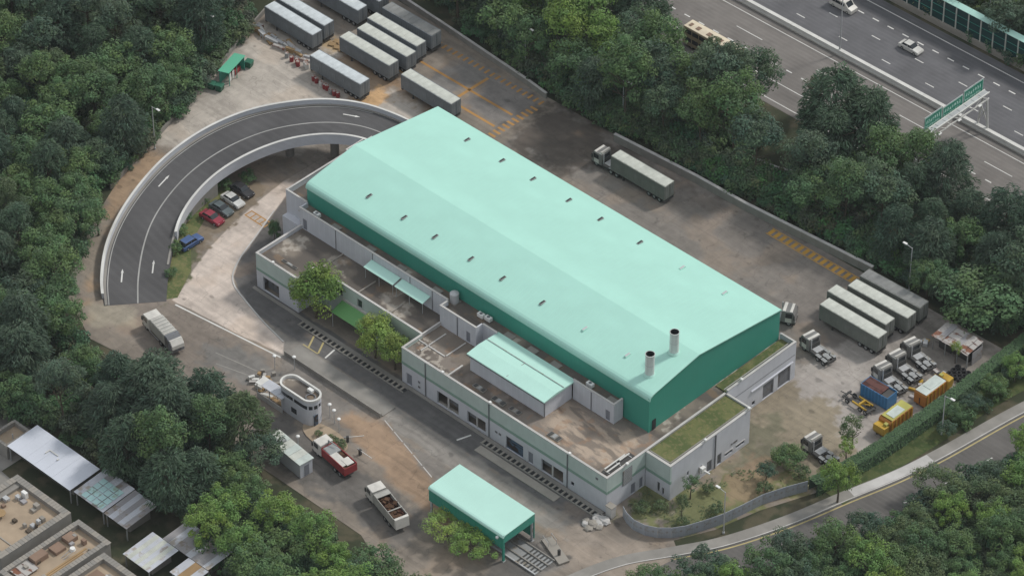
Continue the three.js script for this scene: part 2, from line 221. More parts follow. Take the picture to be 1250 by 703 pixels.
// painted hatching along the north boundary and between the container bays
for (let x = 20.6; x < 39.5; x += 1.25) obj('hatch_marking', strip(x, x + 0.7, -40.9, -39.5), mat.yellow, yard);
obj('line_marking', [strip(20.4, 40, -41.15, -41.0), strip(20.4, 40, -39.4, -39.25)], mat.yellow, yard);
for (let x = -57; x < -30; x += 1.3) obj('hatch_marking', strip(x, x + 0.45, -39.9, -38.6), mat.orangeLine, yard);
for (let z = -37.5; z < -25; z += 1.15) obj('hatch_marking', strip(-31.4, -29.8, z, z + 0.5), mat.orangeLine, yard);
for (const z of [-33.6, -29.2]) obj('line_marking', strip(-55, -32, z, z + 0.5), mat.orangeLine, yard);
obj('line_marking', strip(-42.6, -42, -38, -25), mat.orangeLine, yard);
obj('line_marking', [strip(-45.2, -40.4, 15.5, 15.75), strip(-45.2, -40.4, 17.0, 17.25), ...[0, 1, 2, 3, 4].map((k) => strip(-45.2 + k * 1.14, -44.95 + k * 1.14, 15.75, 17.0))], mat.orangeLine, yard);
// white edge line of the gate road and short dashes
obj('line_marking', obar([-36.4, 40.8], [-14.6, 38], 0.28), mat.white, yard);
for (const [a, b] of [[[19.4, 32.6], [20.2, 30.2]], [[-9.4, 33.2], [-9.8, 30.6]]]) obj('line_marking', obar(a, b, 0.3), mat.white, yard);
for (let k = 0; k < 5; k++) obj('line_marking', obar([8 + k * 3.0, 37.1 + k * 0.87], [10.6 + k * 3.0, 37.86 + k * 0.87], 0.16), mat.cap, yard);
obj('line_marking', [obar([-14.6, 30.6], [-13.2, 33.2], 0.3), obar([-12.4, 30.6], [-11, 33.2], 0.3), strip(-14.4, -11, 33.2, 33.4)], mat.lineYellow, yard);
for (const [a, b] of [[[-23, 44.4], [-15, 42.9]], [[-21, 46.2], [-14, 44.2]]]) obj('line_marking', obar(a, b, 0.2), mat.oldConcrete, yard);
obj('line_marking', strip(-57.5, -55.5, 33.2, 33.5), mat.white, yard).rotation.y = 0;

// ---------- highway behind ----------
const hwN = struct('road_near_carriageway', strip(-400, 400, -84.9, -66.2, -0.02), mat.hwyNear);
const hwF = struct('road_far_carriageway', strip(-400, 400, -103.2, -86.4, -0.02), mat.hwyFar);
struct('road_median', bx(-400, 400, -0.06, 0.12, -86.4, -84.9), mat.oldConcrete);
for (const [z, w, p] of [[-67.4, 0.18, hwN], [-71.8, 0.18, hwN], [-83.5, 0.16, hwN], [-101.3, 0.2, hwF]]) obj('edge_line', strip(-400, 400, z - w / 2, z + w / 2, -0.012), mat.white, p);
for (let x = -78; x < 120; x += 3.4) { if (x < 60) obj('lane_dash', strip(x, x + 1.3, -75.75, -75.5, -0.012), mat.white, hwN); obj('lane_dash', strip(x + 1, x + 2.4, -97.9, -97.65, -0.012), mat.white, hwF); }
for (let x = -77.2; x < 100; x += 18.6) { obj('lane_dash', strip(x, x + 6, -79.45, -79.28, -0.012), mat.white, hwN); }
for (let x = -75; x < 100; x += 9.8) { obj('lane_dash', strip(x, x + 1.9, -89.6, -89.4, -0.012), mat.white, hwF); obj('lane_dash', strip(x + 4, x + 5.9, -93.8, -93.6, -0.012), mat.white, hwF); }
// pale concrete safety barrier along the median, in cast lengths
{
  const t = thing('median_barrier', 'pale concrete safety barrier running down the middle of the highway', 'barrier', [0, 0.12, -85.65]);
  for (let x = -80; x < 90; x += 6) { const g = new THREE.ExtrudeGeometry(new THREE.Shape([[-0.5, 0], [0.5, 0], [0.48, 0.12], [0.4, 0.3], [0.36, 0.85], [-0.36, 0.85], [-0.4, 0.3], [-0.48, 0.12]].map((q) => new THREE.Vector2(...q))), { depth: 5.96, bevelEnabled: false }); g.rotateY(PI / 2); g.translate(x, 0, 0); obj('barrier_length', uvm(g), mat.white, t); }
}
// ---------- the road curving round the south-east corner ----------
const kerbLine = [[95, -92], [86, -62], [82, -47], [79.1, -33.4], [76.6, -16.4], [75, -8.4], [72.4, 0.6], [69.4, 11.5], [65.4, 21.8], [61.5, 28.5], [57, 36], [54, 48], [54, 70]].map(([x, z]) => new THREE.Vector3(x, 0, z));
const kc = new THREE.CatmullRomCurve3(kerbLine);
function ribbon(curve, o0, o1, y0, y1, n = 90, thick = 0) { // strip between two offsets of a curve; thick gives it sides
  const pos = [], P = [];
  for (let i = 0; i <= n; i++) { const p = curve.getPointAt(i / n), t = curve.getTangentAt(i / n), nx = -t.z, nz = t.x; P.push([[p.x + nx * o0, y0, p.z + nz * o0], [p.x + nx * o1, y1, p.z + nz * o1]]); }
  const quad = (a, b, c, d) => pos.push(...a, ...b, ...c, ...a, ...c, ...d);
  for (let i = 0; i < n; i++) { const [a, b] = P[i], [d, c] = P[i + 1]; quad(a, b, c, d); if (thick) { const dn = (q) => [q[0], q[1] - thick, q[2]]; quad(dn(a), a, d, dn(d)); quad(b, dn(b), dn(c), c); } }
  const g = new THREE.BufferGeometry(); g.setAttribute('position', new THREE.Float32BufferAttribute(pos, 3)); g.computeVertexNormals();
  const q = uvm(g); return q;
}
const side = (() => { const p = kc.getPointAt(0.4), t = kc.getTangentAt(0.4); return p.x - t.z * 5 > p.x ? 1 : -1; })();
const seRoad = struct('road', ribbon(kc, side * 0.0, side * 8.2, -0.02, -0.02), mat.roadSE);
struct('pavement', ribbon(kc, -side * 2.1, -side * 0.18, 0.1, 0.1, 90, 0.16), mat.oldConcrete); obj('new_slab', (() => { const c = new THREE.CatmullRomCurve3([0.47, 0.5, 0.53, 0.56].map((u) => kc.getPointAt(u))); return ribbon(c, -side * 2.0, -side * 0.25, 0.108, 0.108, 12); })(), mat.cap, scene.getObjectByName('pavement'));
struct('kerb', ribbon(kc, -side * 0.17, 0, 0.12, 0.12, 90, 0.18), mat.cap);
obj('yellow_line', ribbon(kc, side * 0.35, side * 0.6, -0.012, -0.012), mat.lineYellow, seRoad);
for (let k = 0; k < 16; k++) { const p = kc.getPointAt(0.16 + k * 0.045), t = kc.getTangentAt(0.16 + k * 0.045), ox = p.x - t.z * side * 4.6, oz = p.z + t.x * side * 4.6; obj('lane_dash', obar([ox - t.x, oz - t.z], [ox + t.x, oz + t.z], 0.22, -0.012), mat.white, seRoad); }
// raised paving and planted islands in the yard
{
  const isl = struct('pavement', [rbx(-14.6, 7.2, -0.1, 0.16, 33.9, 36.7, 0.05)], mat.concrete); isl.material = mat.oldConcrete;
  struct('kerb', [rbx(-30.5, 47.2, -0.1, 0.14, 28.75, 29.35, 0.04)], mat.oldConcrete);
  struct('pavement', [rbx(23, 40, -0.1, 0.12, 30.9, 32.4, 0.04)], mat.concrete);
  const g = []; for (let i = 0; i < 24; i++) { const a = i / 24 * PI * 2; g.push([4.2 + Math.cos(a) * 4.6, 46.4 + Math.sin(a) * 2.1]); } struct('kerb', sheet(g, 0.13), mat.terrace);
  { const c = new THREE.CatmullRomCurve3([[-42.4, 13], [-39.6, 20], [-37.2, 25.9], [-35, 29.4], [-32.6, 31.1], [-28.2, 32.5], [-23, 33.9], [-17, 35.1]].map(([x, z]) => new THREE.Vector3(x, 0, z))); struct('kerb', ribbon(c, -0.12, 0.12, 0.12, 0.12, 60, 0.16), mat.cap); }
  struct('lawn', sheet([[-53.1, 17], [-50.2, 26.6], [-47.9, 30.6], [-42.6, 37], [-38.6, 41.2], [-37.4, 39.4], [-41, 33], [-46, 28.6], [-50.4, 20], [-51.8, 12]], 0.012), mat.lawn);
}

// ---------- the depot: hall with mint roof, annexes, parapets ----------
{
  const B = thing('depot_building', 'large depot hall with mint green metal roof and low grey annexes', 'building');
  // hall: roof shell along x
  const X0 = -31, X1 = 44.5;
  const top = [[16.05, 12.75], [16.02, 13.1], [15.9, 13.38], [15.68, 13.6], [15.3, 13.78], [14.6, 13.92], [4.8, 15.4], [-14.45, 12.66], [-14.62, 12.58], [-14.66, 12.42]];
  const shell = [...top, ...top.map(([z, y]) => [z > 15 ? z - 0.16 : z < -14 ? z + 0.14 : z, y - (z > 15.85 ? 0 : 0.16)]).reverse()];
  const rs = new THREE.ExtrudeGeometry(new THREE.Shape(shell.map(([z, y]) => new THREE.Vector2(-z, y))), { depth: X1 - X0 + 0.3, bevelEnabled: false });
  rs.rotateY(PI / 2); rs.translate(X0 - 0.15, 0, 0);
  const roof = obj('roof', uvm(rs), mat.mint, B);
  for (const z of [-10.85, 11.75]) for (const x of [-20.7, -12.7, -5.7, 2.3, 9.3, 17.9, 27, 36]) {
    const y = z > 0 ? 13.92 + (14.6 - z) * 0.151 : 15.4 - (4.8 - z) * 0.1424, faint = x > 26;
    const v = obj('roof_vent', rbx(x - 0.22, x + 0.22, y - 0.12, y + 0.2, z - 0.6, z + 0.6, 0.05), faint ? mat.mintLight : mat.greySteel, roof);
    obj('louvre', bx(x - 0.16, x + 0.16, y + 0.196, y + 0.225, z - 0.5, z + 0.5), faint ? mat.galv : mat.dark, v);
  }
  for (const [x, z, y] of [[41.3, 12.5, 14.2], [41.2, 6.85, 15.1]]) {
    const tube = new THREE.LatheGeometry([[0.74, -0.3], [0.72, 3.95], [0.79, 3.97], [0.79, 4.12], [0.68, 4.12], [0.66, 1.2], [0, 1.2]].map(([r, h]) => new THREE.Vector2(r, h)), 28); tube.translate(x, y, z);
    const c = obj('chimney', flat(tube), mat.steel, B); { const li = new THREE.LatheGeometry([[0, 2.2], [0.65, 2.2], [0.645, 4.1]].map(([r, h]) => new THREE.Vector2(r, h)), 24); li.translate(x, y, z); obj('flue_shade', flat(li), mat.dark, c); }; obj('flashing', cyl(1.0, 0.78, 0.34, x, y + 0.12, z, 24), mat.mintLight, c);  // near-black inner sleeve paints the shade inside the hollow flue
    obj('joint_ring', cyl(0.745, 0.745, 0.08, x, y + 2.1, z, 26), mat.galv, c);
  }
  // green cladding below the roof, its gable in one outline, with a corner trim
  const gable = (x) => { const g = new THREE.ExtrudeGeometry(new THREE.Shape([[15.9, 6.4], [15.9, 13.2], [15.3, 13.6], [4.8, 15.22], [-14.5, 12.45], [-14.5, 6.4]].map(([z, y]) => new THREE.Vector2(-z, y))), { depth: 0.25, bevelEnabled: false }); g.rotateY(PI / 2); g.translate(x, 0, 0); return uvm(g); };
  obj('gable_wall', gable(X1 - 0.3), mat.green, B); obj('gable_wall', gable(X0 + 0.05), mat.green, B);
  obj('side_wall', bx(X0 + 0.1, X1 - 0.1, 6.4, 12.95, 15.7, 15.96), mat.green, B);
  obj('corner_trim', bx(X1 - 0.22, X1 + 0.02, 6.4, 13.2, 15.78, 16.02), mat.green, B);
  obj('side_wall', bx(X0 + 0.1, X1 - 0.1, 0, 12.4, -14.5, -14.25), mat.green, B);
  obj('service_door', bx(X1 + 0.0, X1 + 0.06, 6.42, 8.4, 14.4, 15.2), mat.dark, B);
  // roof decks
  const deck = (x0, x1, y, z0, z1, m = mat.roof) => obj('roof_deck', bx(x0, x1, y - 0.3, y, z0, z1), m, B);
  deck(-20.6, 3.2, 6.42, 16, 24.0); deck(-29.8, -20.6, 6.43, 16, 28.2); { // the long annex roof has its own stains, in metres over x 3.4..47.3, z 15.9..28.35
    const W = 1024, H = 292, d = new Uint8Array(W * H * 4), tan = [[30.5, 19.5], [46, 17], [46.5, 24], [42, 27.6], [34, 27.4], [30.8, 25.6]], pale = [[3.8, 24], [10, 24.6], [13, 27.8], [4, 28]], mid = [[3.6, 19.8], [14, 20], [14, 25], [3.6, 24]];
    for (let j = 0; j < H; j++) for (let i = 0; i < W; i++) { const x = lerp(3.4, 47.3, i / W), z = lerp(15.9, 28.35, j / H), a = fbm(x * 0.5, z * 0.5, 5), b = fbm(x * 1.7 + 9, z * 1.7, 4), sw = fbm(x * 0.3 + z * 0.5 + 3, z * 1.1 - x * 0.25, 4);
      let c = mixc([0.12, 0.1, 0.085], [0.2, 0.17, 0.145], sstep(0.35, 0.65, a)); c = mixc(c, [0.19, 0.16, 0.13], 0.7 * sstep(0.4, -0.4, sdPoly(mid, x, z) + (a - 0.5) * 3)); c = mixc(c, [0.4, 0.36, 0.31], 0.8 * sstep(0.5, 0.62, b) * sstep(0.6, -0.8, sdPoly(pale, x, z) + (a - 0.5) * 5));
      c = mixc(c, mixc([0.4, 0.32, 0.25], [0.2, 0.165, 0.135], sstep(0.42, 0.66, sw)), 0.95 * sstep(1.4, -1.4, sdPoly(tan, x, z) + (a - 0.5) * 6)); c = mixc(c, [0.3, 0.17, 0.09], 0.35 * sstep(0.6, 0.74, fbm(x * 0.8 + 33, z * 0.8, 3))); const k = 0.86 + 0.28 * hash(i, j), o = (j * W + i) * 4; d[o] = toS(c[0] * k); d[o + 1] = toS(c[1] * k); d[o + 2] = toS(c[2] * k); d[o + 3] = 255; }
    const t = new THREE.DataTexture(d, W, H); t.colorSpace = THREE.SRGBColorSpace; t.magFilter = THREE.LinearFilter; t.needsUpdate = true;
    const g = bx(3.4, 47.3, 6.11, 6.41, 15.9, 28.35), p = g.attributes.position, uv = g.attributes.uv; for (let i = 0; i < p.count; i++) uv.setXY(i, (p.getX(i) - 3.4) / 43.9, (p.getZ(i) - 15.9) / 12.45); obj('roof_deck', g, new THREE.MeshStandardMaterial({ map: t, roughness: 0.95 }), B);
  } deck(44.3, 47.35, 6.4, -14.6, 15.9); deck(-30.8, 39, 9.6, 15.97, 18.1); deck(-35, -30.8, 9.6, -3, 16.5);
  // upper storey walls (step up from the annex roofs to the hall)
  const cap = (x0, x1, y, z0, z1, p = B) => obj('parapet_cap', bx(x0 - 0.04, x1 + 0.04, y, y + 0.09, z0 - 0.04, z1 + 0.04), mat.cap, p);
  const uw = obj('upper_wall', [wallX(-30.4, 3.4, 6.3, 10.5, 18.3, 0.25, [[-29.6, -28.7, 6.5, 8.6]]), bx(-30.4, -30.15, 6.3, 10.5, 16.5, 18.04)], mat.wall, B);
  cap(-30.4, 3.4, 10.5, 18.05, 18.3, uw);
  obj('door', bx(-29.58, -28.72, 6.45, 8.58, 18.1, 18.2), mat.door, uw);
  for (const x of [-22, -13.5, -5, 0]) obj('wall_joint', bx(x, x + 0.12, 6.45, 10.4, 18.3, 18.36), mat.shutter, uw);
  const bw = obj('upper_wall', [bx(-35.2, -30.42, 0, 10.6, 16.45, 16.7), bx(-35.2, -34.95, 0, 10.6, -3, 16.44)], mat.wall, B); cap(-35.2, -30.4, 10.6, 16.45, 16.7, bw); obj('parapet_cap', bx(-35.24, -34.9, 10.6, 10.69, -3, 16.4), mat.cap, bw);
  const mw = obj('upper_wall', [wallX(3.4, 11.4, 6.3, 10.4, 20, 0.25, [[9.2, 10.1, 6.5, 8.6]]), bx(3.4, 3.65, 6.3, 10.4, 18.31, 19.74), bx(11.15, 11.4, 6.3, 10.4, 18.5, 19.74), wallX(11.4, 14.4, 6.3, 10.3, 18.5, 0.25)], mat.wall, B);
  cap(3.4, 11.4, 10.4, 19.75, 20, mw); obj('parapet_cap', bx(3.36, 3.69, 10.4, 10.49, 18.3, 19.7), mat.cap, mw); cap(11.4, 14.4, 10.3, 18.25, 18.5, mw);
  obj('door', bx(9.22, 10.08, 6.45, 8.58, 19.8, 19.9), mat.door, mw); obj('downpipe', bar([7.3, 6.5, 20.06], [7.3, 10.2, 20.06], 0.08), mat.shutter, mw);
  deck(3.6, 11.2, 9.55, 17.9, 19.8);
  const ew = obj('upper_wall', [wallX(30.7, 39.3, 6.3, 10.3, 18.3, 0.25, [[37.6, 38.5, 6.5, 8.5]]), bx(39.05, 39.3, 6.3, 10.3, 16.2, 18.04)], mat.wall, B); cap(30.7, 39.3, 10.3, 18.05, 18.3, ew); obj('parapet_cap', bx(39.0, 39.34, 10.3, 10.39, 16.2, 18), mat.cap, ew); obj('door', bx(37.62, 38.48, 6.45, 8.48, 18.1, 18.2), mat.door, ew); obj('downpipe', bar([34.6, 6.5, 18.37], [34.6, 10.1, 18.37], 0.07), mat.shutter, ew);
  // plant room with its own mint roof
  const pr = obj('plant_room_wall', [bx(14.5, 30.5, 6.3, 9.75, 18.32, 24.5)], mat.wall, B);
  const pg = prof([[-3.55, 9.72], [3.55, 9.72], [3.55, 9.86], [0.9, 10.14], [-3.55, 9.9]], 16.7, 0.03); pg.rotateY(-PI / 2); pg.translate(22.5, 0, 21.35);
  const proof = obj('plant_room_roof', uvm(pg), mat.mintLight, B);
  obj('roof_seam', [bx(14.2, 30.8, 10.14, 10.2, 20.4, 20.5)], mat.greySteel, proof);
  { const g = bx(22.4, 22.5, 0, 0.05, 0, 4.1); g.rotateX(0.052); g.translate(0, 10.11, 20.5); obj('roof_seam', uvm(g), mat.greySteel, proof); }
  obj('gutter', bx(14.2, 30.8, 9.6, 9.74, 24.88, 25.02), mat.shutter, proof); obj('downpipe', bar([30.56, 6.5, 24.56], [30.56, 9.7, 24.56], 0.1), mat.shutter, pr);
  // annex A, west block and set-back link
  const op = [[-28.7, -25.0, 0.1, 2.9]];
  const a1 = obj('annex_wall', [wallX(-30.2, -20.5, 0, 3.6, 28.4, 0.3, op), bx(-30.2, -29.9, 0, 7.0, 16.72, 28.08), bx(-20.8, -20.5, 0, 7.0, 24.3, 28.08)], mat.wall, B);
  obj('upper_facade', bx(-30.2, -20.5, 4.1, 7.0, 28.1, 28.4), mat.wallPale, a1); obj('facade_band', bx(-30.22, -20.48, 3.6, 4.1, 28.1, 28.44), mat.band, a1); cap(-30.2, -20.5, 7.0, 28.1, 28.4, a1); obj('parapet_cap', bx(-30.24, -29.86, 7, 7.09, 16.7, 28.06), mat.cap, a1); obj('parapet_cap', bx(-20.84, -20.46, 7, 7.09, 24.3, 28.06), mat.cap, a1);
  obj('gate_recess', bx(-28.9, -24.8, 0.05, 3.1, 26.6, 26.7), mat.dark, a1); for (let k = 0; k < 3; k++) obj('shutter_slat_panel', bx(-28.6 + k * 1.2, -27.5 + k * 1.2, 0.1, 2.2, 27.3, 27.4), mat.shutter, a1);
  const a2 = obj('annex_wall', [wallX(-20.45, 3.3, 0, 7.0, 24.2, 0.3, [[-15.6, -14.4, 4.4, 5.8], [-11, -10, 4.4, 6], [-6, -4.8, 4.4, 5.8], [-13.6, -7.4, 0.1, 2.7]])], mat.wallPale, B); cap(-20.45, 3.3, 7.0, 23.9, 24.2, a2);
  for (const x of [-15.6, -11, -6]) { const w = obj('window', bx(x + 0.05, x + 1.15, 4.4, 5.8, 24.02, 24.06), mat.glass, a2); obj('window_frame', [bx(x - 0.05, x, 4.3, 5.9, 24.2, 24.26), bx(x + 1.2, x + 1.25, 4.3, 5.9, 24.2, 24.26), bx(x, x + 1.2, 4.24, 4.34, 24.2, 24.3)], mat.cap, w); }
  obj('shop_recess', bx(-13.7, -7.3, 0.05, 2.8, 22.5, 22.6), mat.dark, a2);
  { const g = bx(-14.3, -7.0, 0, 0.1, 0, 2.9); g.rotateX(0.34); g.translate(0, 3.9, 24.25); const aw = obj('awning', uvm(g), mat.awning, B); obj('awning_post', [bar([-14.1, 0, 26.9], [-14.1, 2.9, 26.9], 0.06), bar([-7.2, 0, 26.9], [-7.2, 2.9, 26.9], 0.06)], mat.galv, aw); obj('awning_ledge', bx(-14.3, -7, 3.9, 4.25, 24.2, 24.5), mat.cap, aw); }
  // upstands across the annex roofs
  obj('roof_upstand', [bx(-20.3, -20.1, 6.42, 6.62, 18.4, 23.8), bx(-11.6, -11.4, 6.42, 6.62, 19.6, 23.8), bx(-4.4, -4.2, 6.42, 6.6, 20.6, 23.8)], mat.concrete, a2); obj('dividing_parapet', [bx(3.35, 3.6, 6.3, 7.1, 20.02, 28.05)], mat.cap, B);
  // two lean-to mint canopies on the annex roof
  for (const [x0, x1] of [[-13.6, -7.0], [-6.6, -0.3]]) { const g = bx(x0, x1, 0, 0.08, 0, 1.9); g.rotateX(0.22); g.translate(0, 9.05, 18.36); const c = obj('lean_to_canopy', uvm(g), mat.mintLight, B); obj('canopy_post', [x0 + 0.2, (x0 + x1) / 2, x1 - 0.2].map((x) => bar([x, 6.42, 20.0], [x, 8.66, 20.0], 0.05)), mat.galv, c); obj('canopy_beam', bx(x0, x1, 8.5, 8.62, 20.02, 20.12), mat.galv, c); }
  // annex B, long south facade
  const hb = [[4.4, 5.6, 0.1, 2.4], [11.2, 15.9, 0.15, 2.75], [17.8, 21.8, 0.3, 2.6], [26.2, 29.9, 0.1, 2.6], [31, 32, 0.1, 2.4], [33.8, 38.4, 0.1, 2.6], [40, 40.7, 1.1, 1.9]];
  const b1 = obj('annex_wall', [wallX(3.4, 47.5, 0, 3.7, 28.6, 0.3, hb), bx(3.4, 3.7, 0, 3.7, 24.25, 28.28)], mat.wall, B);
  obj('upper_facade', [bx(3.4, 47.5, 4.25, 7.0, 28.3, 28.6), bx(3.4, 3.7, 4.25, 7.0, 24.25, 28.28)], mat.wallPale, b1); obj('facade_band', [bx(3.38, 47.52, 3.7, 4.25, 28.3, 28.64), bx(3.36, 3.7, 3.7, 4.25, 24.25, 28.28)], mat.band, b1); cap(3.4, 47.5, 7.0, 28.3, 28.6, b1); obj('parapet_cap', bx(3.36, 3.74, 7, 7.09, 24.25, 28.25), mat.cap, b1);
  obj('loading_recess', [bx(10.9, 16.2, 0.05, 3, 26.4, 26.5), bx(17.5, 22.1, 0.05, 3, 26.4, 26.5), bx(33.5, 38.7, 0.05, 3, 26.4, 26.5)], mat.dark, b1);
  for (const [x0, x1] of [[13.4, 13.7], [19.7, 19.9], [35.9, 36.2]]) obj('door_post', bx(x0, x1, 0.1, 2.6, 28.3, 28.5), mat.cap, b1);
  for (const [x0, x1] of [[13.75, 15.8], [17.9, 19.6], [33.9, 35.8]]) { const s = obj('roller_shutter', bx(x0, x1, 1.5, 2.6, 28.1, 28.2), mat.shutter, b1); obj('shutter_rib', [0, 1, 2, 3].map((k) => bx(x0, x1, 1.55 + k * 0.26, 1.65 + k * 0.26, 28.2, 28.23)), mat.shutter, s); }
  obj('loading_dock', bx(11.2, 15.9, 0.05, 0.4, 28.0, 28.28), mat.concrete, b1);
  obj('door', bx(4.45, 5.55, 0.1, 2.35, 28.35, 28.42), mat.door, b1); obj('door', bx(31.02, 31.98, 0.1, 2.38, 28.35, 28.42), mat.door, b1); obj('door', bx(26.25, 29.85, 0.1, 2.55, 28.35, 28.42), mat.blue, b1, 'blue mottled poster boards across a wide doorway'); obj('window', bx(40.02, 40.68, 1.12, 1.88, 28.4, 28.45), mat.glass, b1);
  for (const [x, y] of [[7.0, 1.9], [7.0, 0.9], [23.9, 1.9], [24.7, 1.9], [45.2, 5.6]]) { obj('wall_vent', bx(x, x + 0.45, y, y + 0.35, 28.6, 28.68), mat.shutter, b1); }
  for (const x of [8.7, 22.6, 39.3]) obj('downpipe', bar([x, 0.1, 28.7], [x, 6.9, 28.7], 0.09), mat.shutter, b1);
  for (const [x, z] of [[12.6, 28.5], [22.9, 28.5], [39.8, 28.5], [-26, 28.3]]) { const f = obj('floodlight', rbx(x - 0.2, x + 0.2, 7.3, 7.65, z, z + 0.42, 0.05), mat.lamp, B); obj('bracket', bx(x - 0.04, x + 0.04, 7.09, 7.3, z, z + 0.15), mat.galv, f); }
  // east side of annex B
  const b2 = obj('annex_wall', wallZ(19.9, 28.28, 0, 3.7, 47.5, 0.3, [[22.1, 23.1, 0.1, 2.2], [20.4, 21.2, 0.1, 2.2]]), mat.wall, B); obj('upper_facade', wallZ(19.9, 28.28, 4.25, 7, 47.5, 0.3, []), mat.wallPale, b2); obj('facade_band', bx(47.2, 47.54, 3.7, 4.25, 19.9, 28.28), mat.band, b2); obj('parapet_cap', bx(47.16, 47.54, 7, 7.09, 1.4, 28.25), mat.cap, b2);
  { const w = obj('louvre_panel', bx(47.5, 47.58, 3.2, 6.2, 23.0, 25.1), mat.shutter, b2); obj('louvre', Array.from({ length: 9 }, (_, k) => bx(47.58, 47.63, 3.35 + k * 0.32, 3.5 + k * 0.32, 23.1, 25.0)), mat.greySteel, w); }
  for (const [z0, z1] of [[22.12, 23.08], [20.42, 21.18]]) obj('door', bx(47.3, 47.36, 0.1, 2.18, z0, z1), mat.door, b2);
  obj('inner_parapet', bx(47.2, 47.48, 6.3, 7.0, 1.5, 19.88), mat.cap, B);
  // block with planted roof
  const g1 = obj('annex_wall', [wallZ(1.5, 19.6, 0, 6.9, 52.6, 0.3, [[10.2, 11.4, 0.1, 2.3], [8, 9, 0.1, 2.2], [5.4, 7.2, 0.7, 1.4], [2.6, 4.6, 0.7, 1.4], [15.6, 16, 2.6, 3.4]])], mat.wall, B);
  const g2 = obj('annex_wall', [wallX(47.56, 52.6, 0, 3.3, 19.9, 0.3, [[50, 50.5, 0.4, 2.4], [51, 51.4, 0.4, 1.8]])], mat.wall, B); obj('upper_facade', bx(47.56, 52.6, 3.85, 6.9, 19.6, 19.9), mat.wallPale, g2); obj('facade_band', bx(47.56, 52.63, 3.3, 3.85, 19.6, 19.94), mat.band, g2);
  obj('annex_wall', bx(47.6, 52.28, 0, 6.9, 1.2, 1.5), mat.wall, B);
  obj('parapet_cap', [bx(52.2, 52.64, 6.9, 7.0, 1.2, 19.94), bx(47.56, 52.18, 6.9, 7.0, 19.5, 19.94), bx(47.56, 52.18, 6.9, 7.0, 1.16, 1.5)], mat.cap, g1);
  const lawnRoof = obj('roof_lawn', bx(47.52, 52.15, 6.3, 6.72, 1.55, 19.45), mat.lawn, B, 'olive grass planted over the flat roof'); obj('lawn_edging', [bx(51.75, 51.95, 6.72, 6.84, 1.7, 19.2), bx(47.7, 51.75, 6.72, 6.84, 19.05, 19.25)], mat.oldConcrete, lawnRoof);
  for (const [z0, z1] of [[5.4, 7.2], [2.6, 4.6]]) { const w = obj('window', bx(52.36, 52.42, 0.72, 1.38, z0 + 0.03, z1 - 0.03), mat.glass, g1); obj('window_frame', bx(52.6, 52.68, 1.4, 1.5, z0 - 0.1, z1 + 0.1), mat.cap, w); }
  for (const [z0, z1] of [[10.2, 11.4], [8, 9]]) obj('door', bx(52.36, 52.42, 0.1, 2.2, z0 + 0.02, z1 - 0.02), mat.shutter, g1);
  for (const z of [12.6, 4.9, 5.5, 4.4]) obj('wall_vent', bx(52.6, 52.68, 2.3, 2.6, z, z + 0.35), mat.shutter, g1); obj('downpipe', bar([52.7, 0, 9.6], [52.7, 6.9, 9.6], 0.1), mat.shutter, g1);
  { const d = obj('exhaust_duct', [bx(52.6, 53.3, 1.6, 2.5, 12.4, 13.2), bar([53.2, 1.9, 12.8], [53.9, 1.3, 12.2], 0.16, 8)], mat.lamp, g1); obj('duct_flange', bx(52.6, 52.7, 1.5, 2.6, 12.3, 13.3), mat.galv, d); }
  // north-east stretch with roller doors
  const n1 = obj('annex_wall', wallZ(-14.8, 1.15, 0, 7.4, 47.6, 0.3, [[-14.0, -11.0, 0.1, 3.4], [-10.0, -7.4, 0.1, 3.1], [-5.6, -4.8, 0.5, 1.3]]), mat.wall, B);
  obj('annex_wall', bx(44.4, 47.6, 0, 7.4, -15.1, -14.82), mat.wall, B); obj('parapet_cap', [bx(47.26, 47.64, 7.4, 7.5, -15.1, 1.15), bx(44.6, 47.24, 7.4, 7.5, -15.12, -14.8)], mat.cap, n1);
  for (const [z0, z1, h] of [[-13.98, -11.02, 3.38], [-9.98, -7.42, 3.08]]) { const s = obj('roller_shutter', bx(47.36, 47.42, 0.1, h, z0, z1), mat.shutter, n1); obj('shutter_rib', Array.from({ length: 9 }, (_, k) => bx(47.42, 47.45, 0.2 + k * 0.33, 0.32 + k * 0.33, z0, z1)), mat.shutter, s); }
  obj('window', bx(47.36, 47.42, 0.52, 1.28, -5.58, -4.82), mat.glass, n1); obj('ledge', bx(47.6, 47.85, 3.7, 3.82, -14.4, -4.5), mat.wall, n1); obj('facade_line', bx(47.6, 47.64, 4.9, 4.98, -14.8, 1.1), mat.shutter, n1);
  obj('roof_lawn', bx(44.75, 47.2, 6.42, 6.6, -14.7, 0.8), mat.lawn, B); obj('inner_parapet', bx(46.5, 46.6, 6.6, 6.95, -14.7, 0.8), mat.cap, B);
  for (const [x, z] of [[52.5, 12.0], [52.45, 1.9], [47.5, -2], [47.5, 24.3]]) { const f = obj('floodlight', rbx(x - 0.05, x + 0.4, z < 0 ? 7.72 : 7.25, z < 0 ? 8.05 : 7.6, z - 0.2, z + 0.2, 0.05), mat.lamp, B); obj('bracket', bx(x - 0.1, x + 0.05, z < 0 ? 7.5 : 7.0, z < 0 ? 7.75 : 7.3, z - 0.05, z + 0.05), mat.galv, f); }
  // hall plinth (inside, closes the ground storey)
  obj('ground_storey', bx(-34.9, 44.2, 0, 6.1, -14.2, 18), mat.wall, B);
  obj('ground_storey', bx(3.8, 44.2, 5.6, 6.09, 18.05, 26.3), mat.wall, B);
  // plant on the roofs
  const pl = (name, g, m, lab) => obj(name, g, m, B, lab);
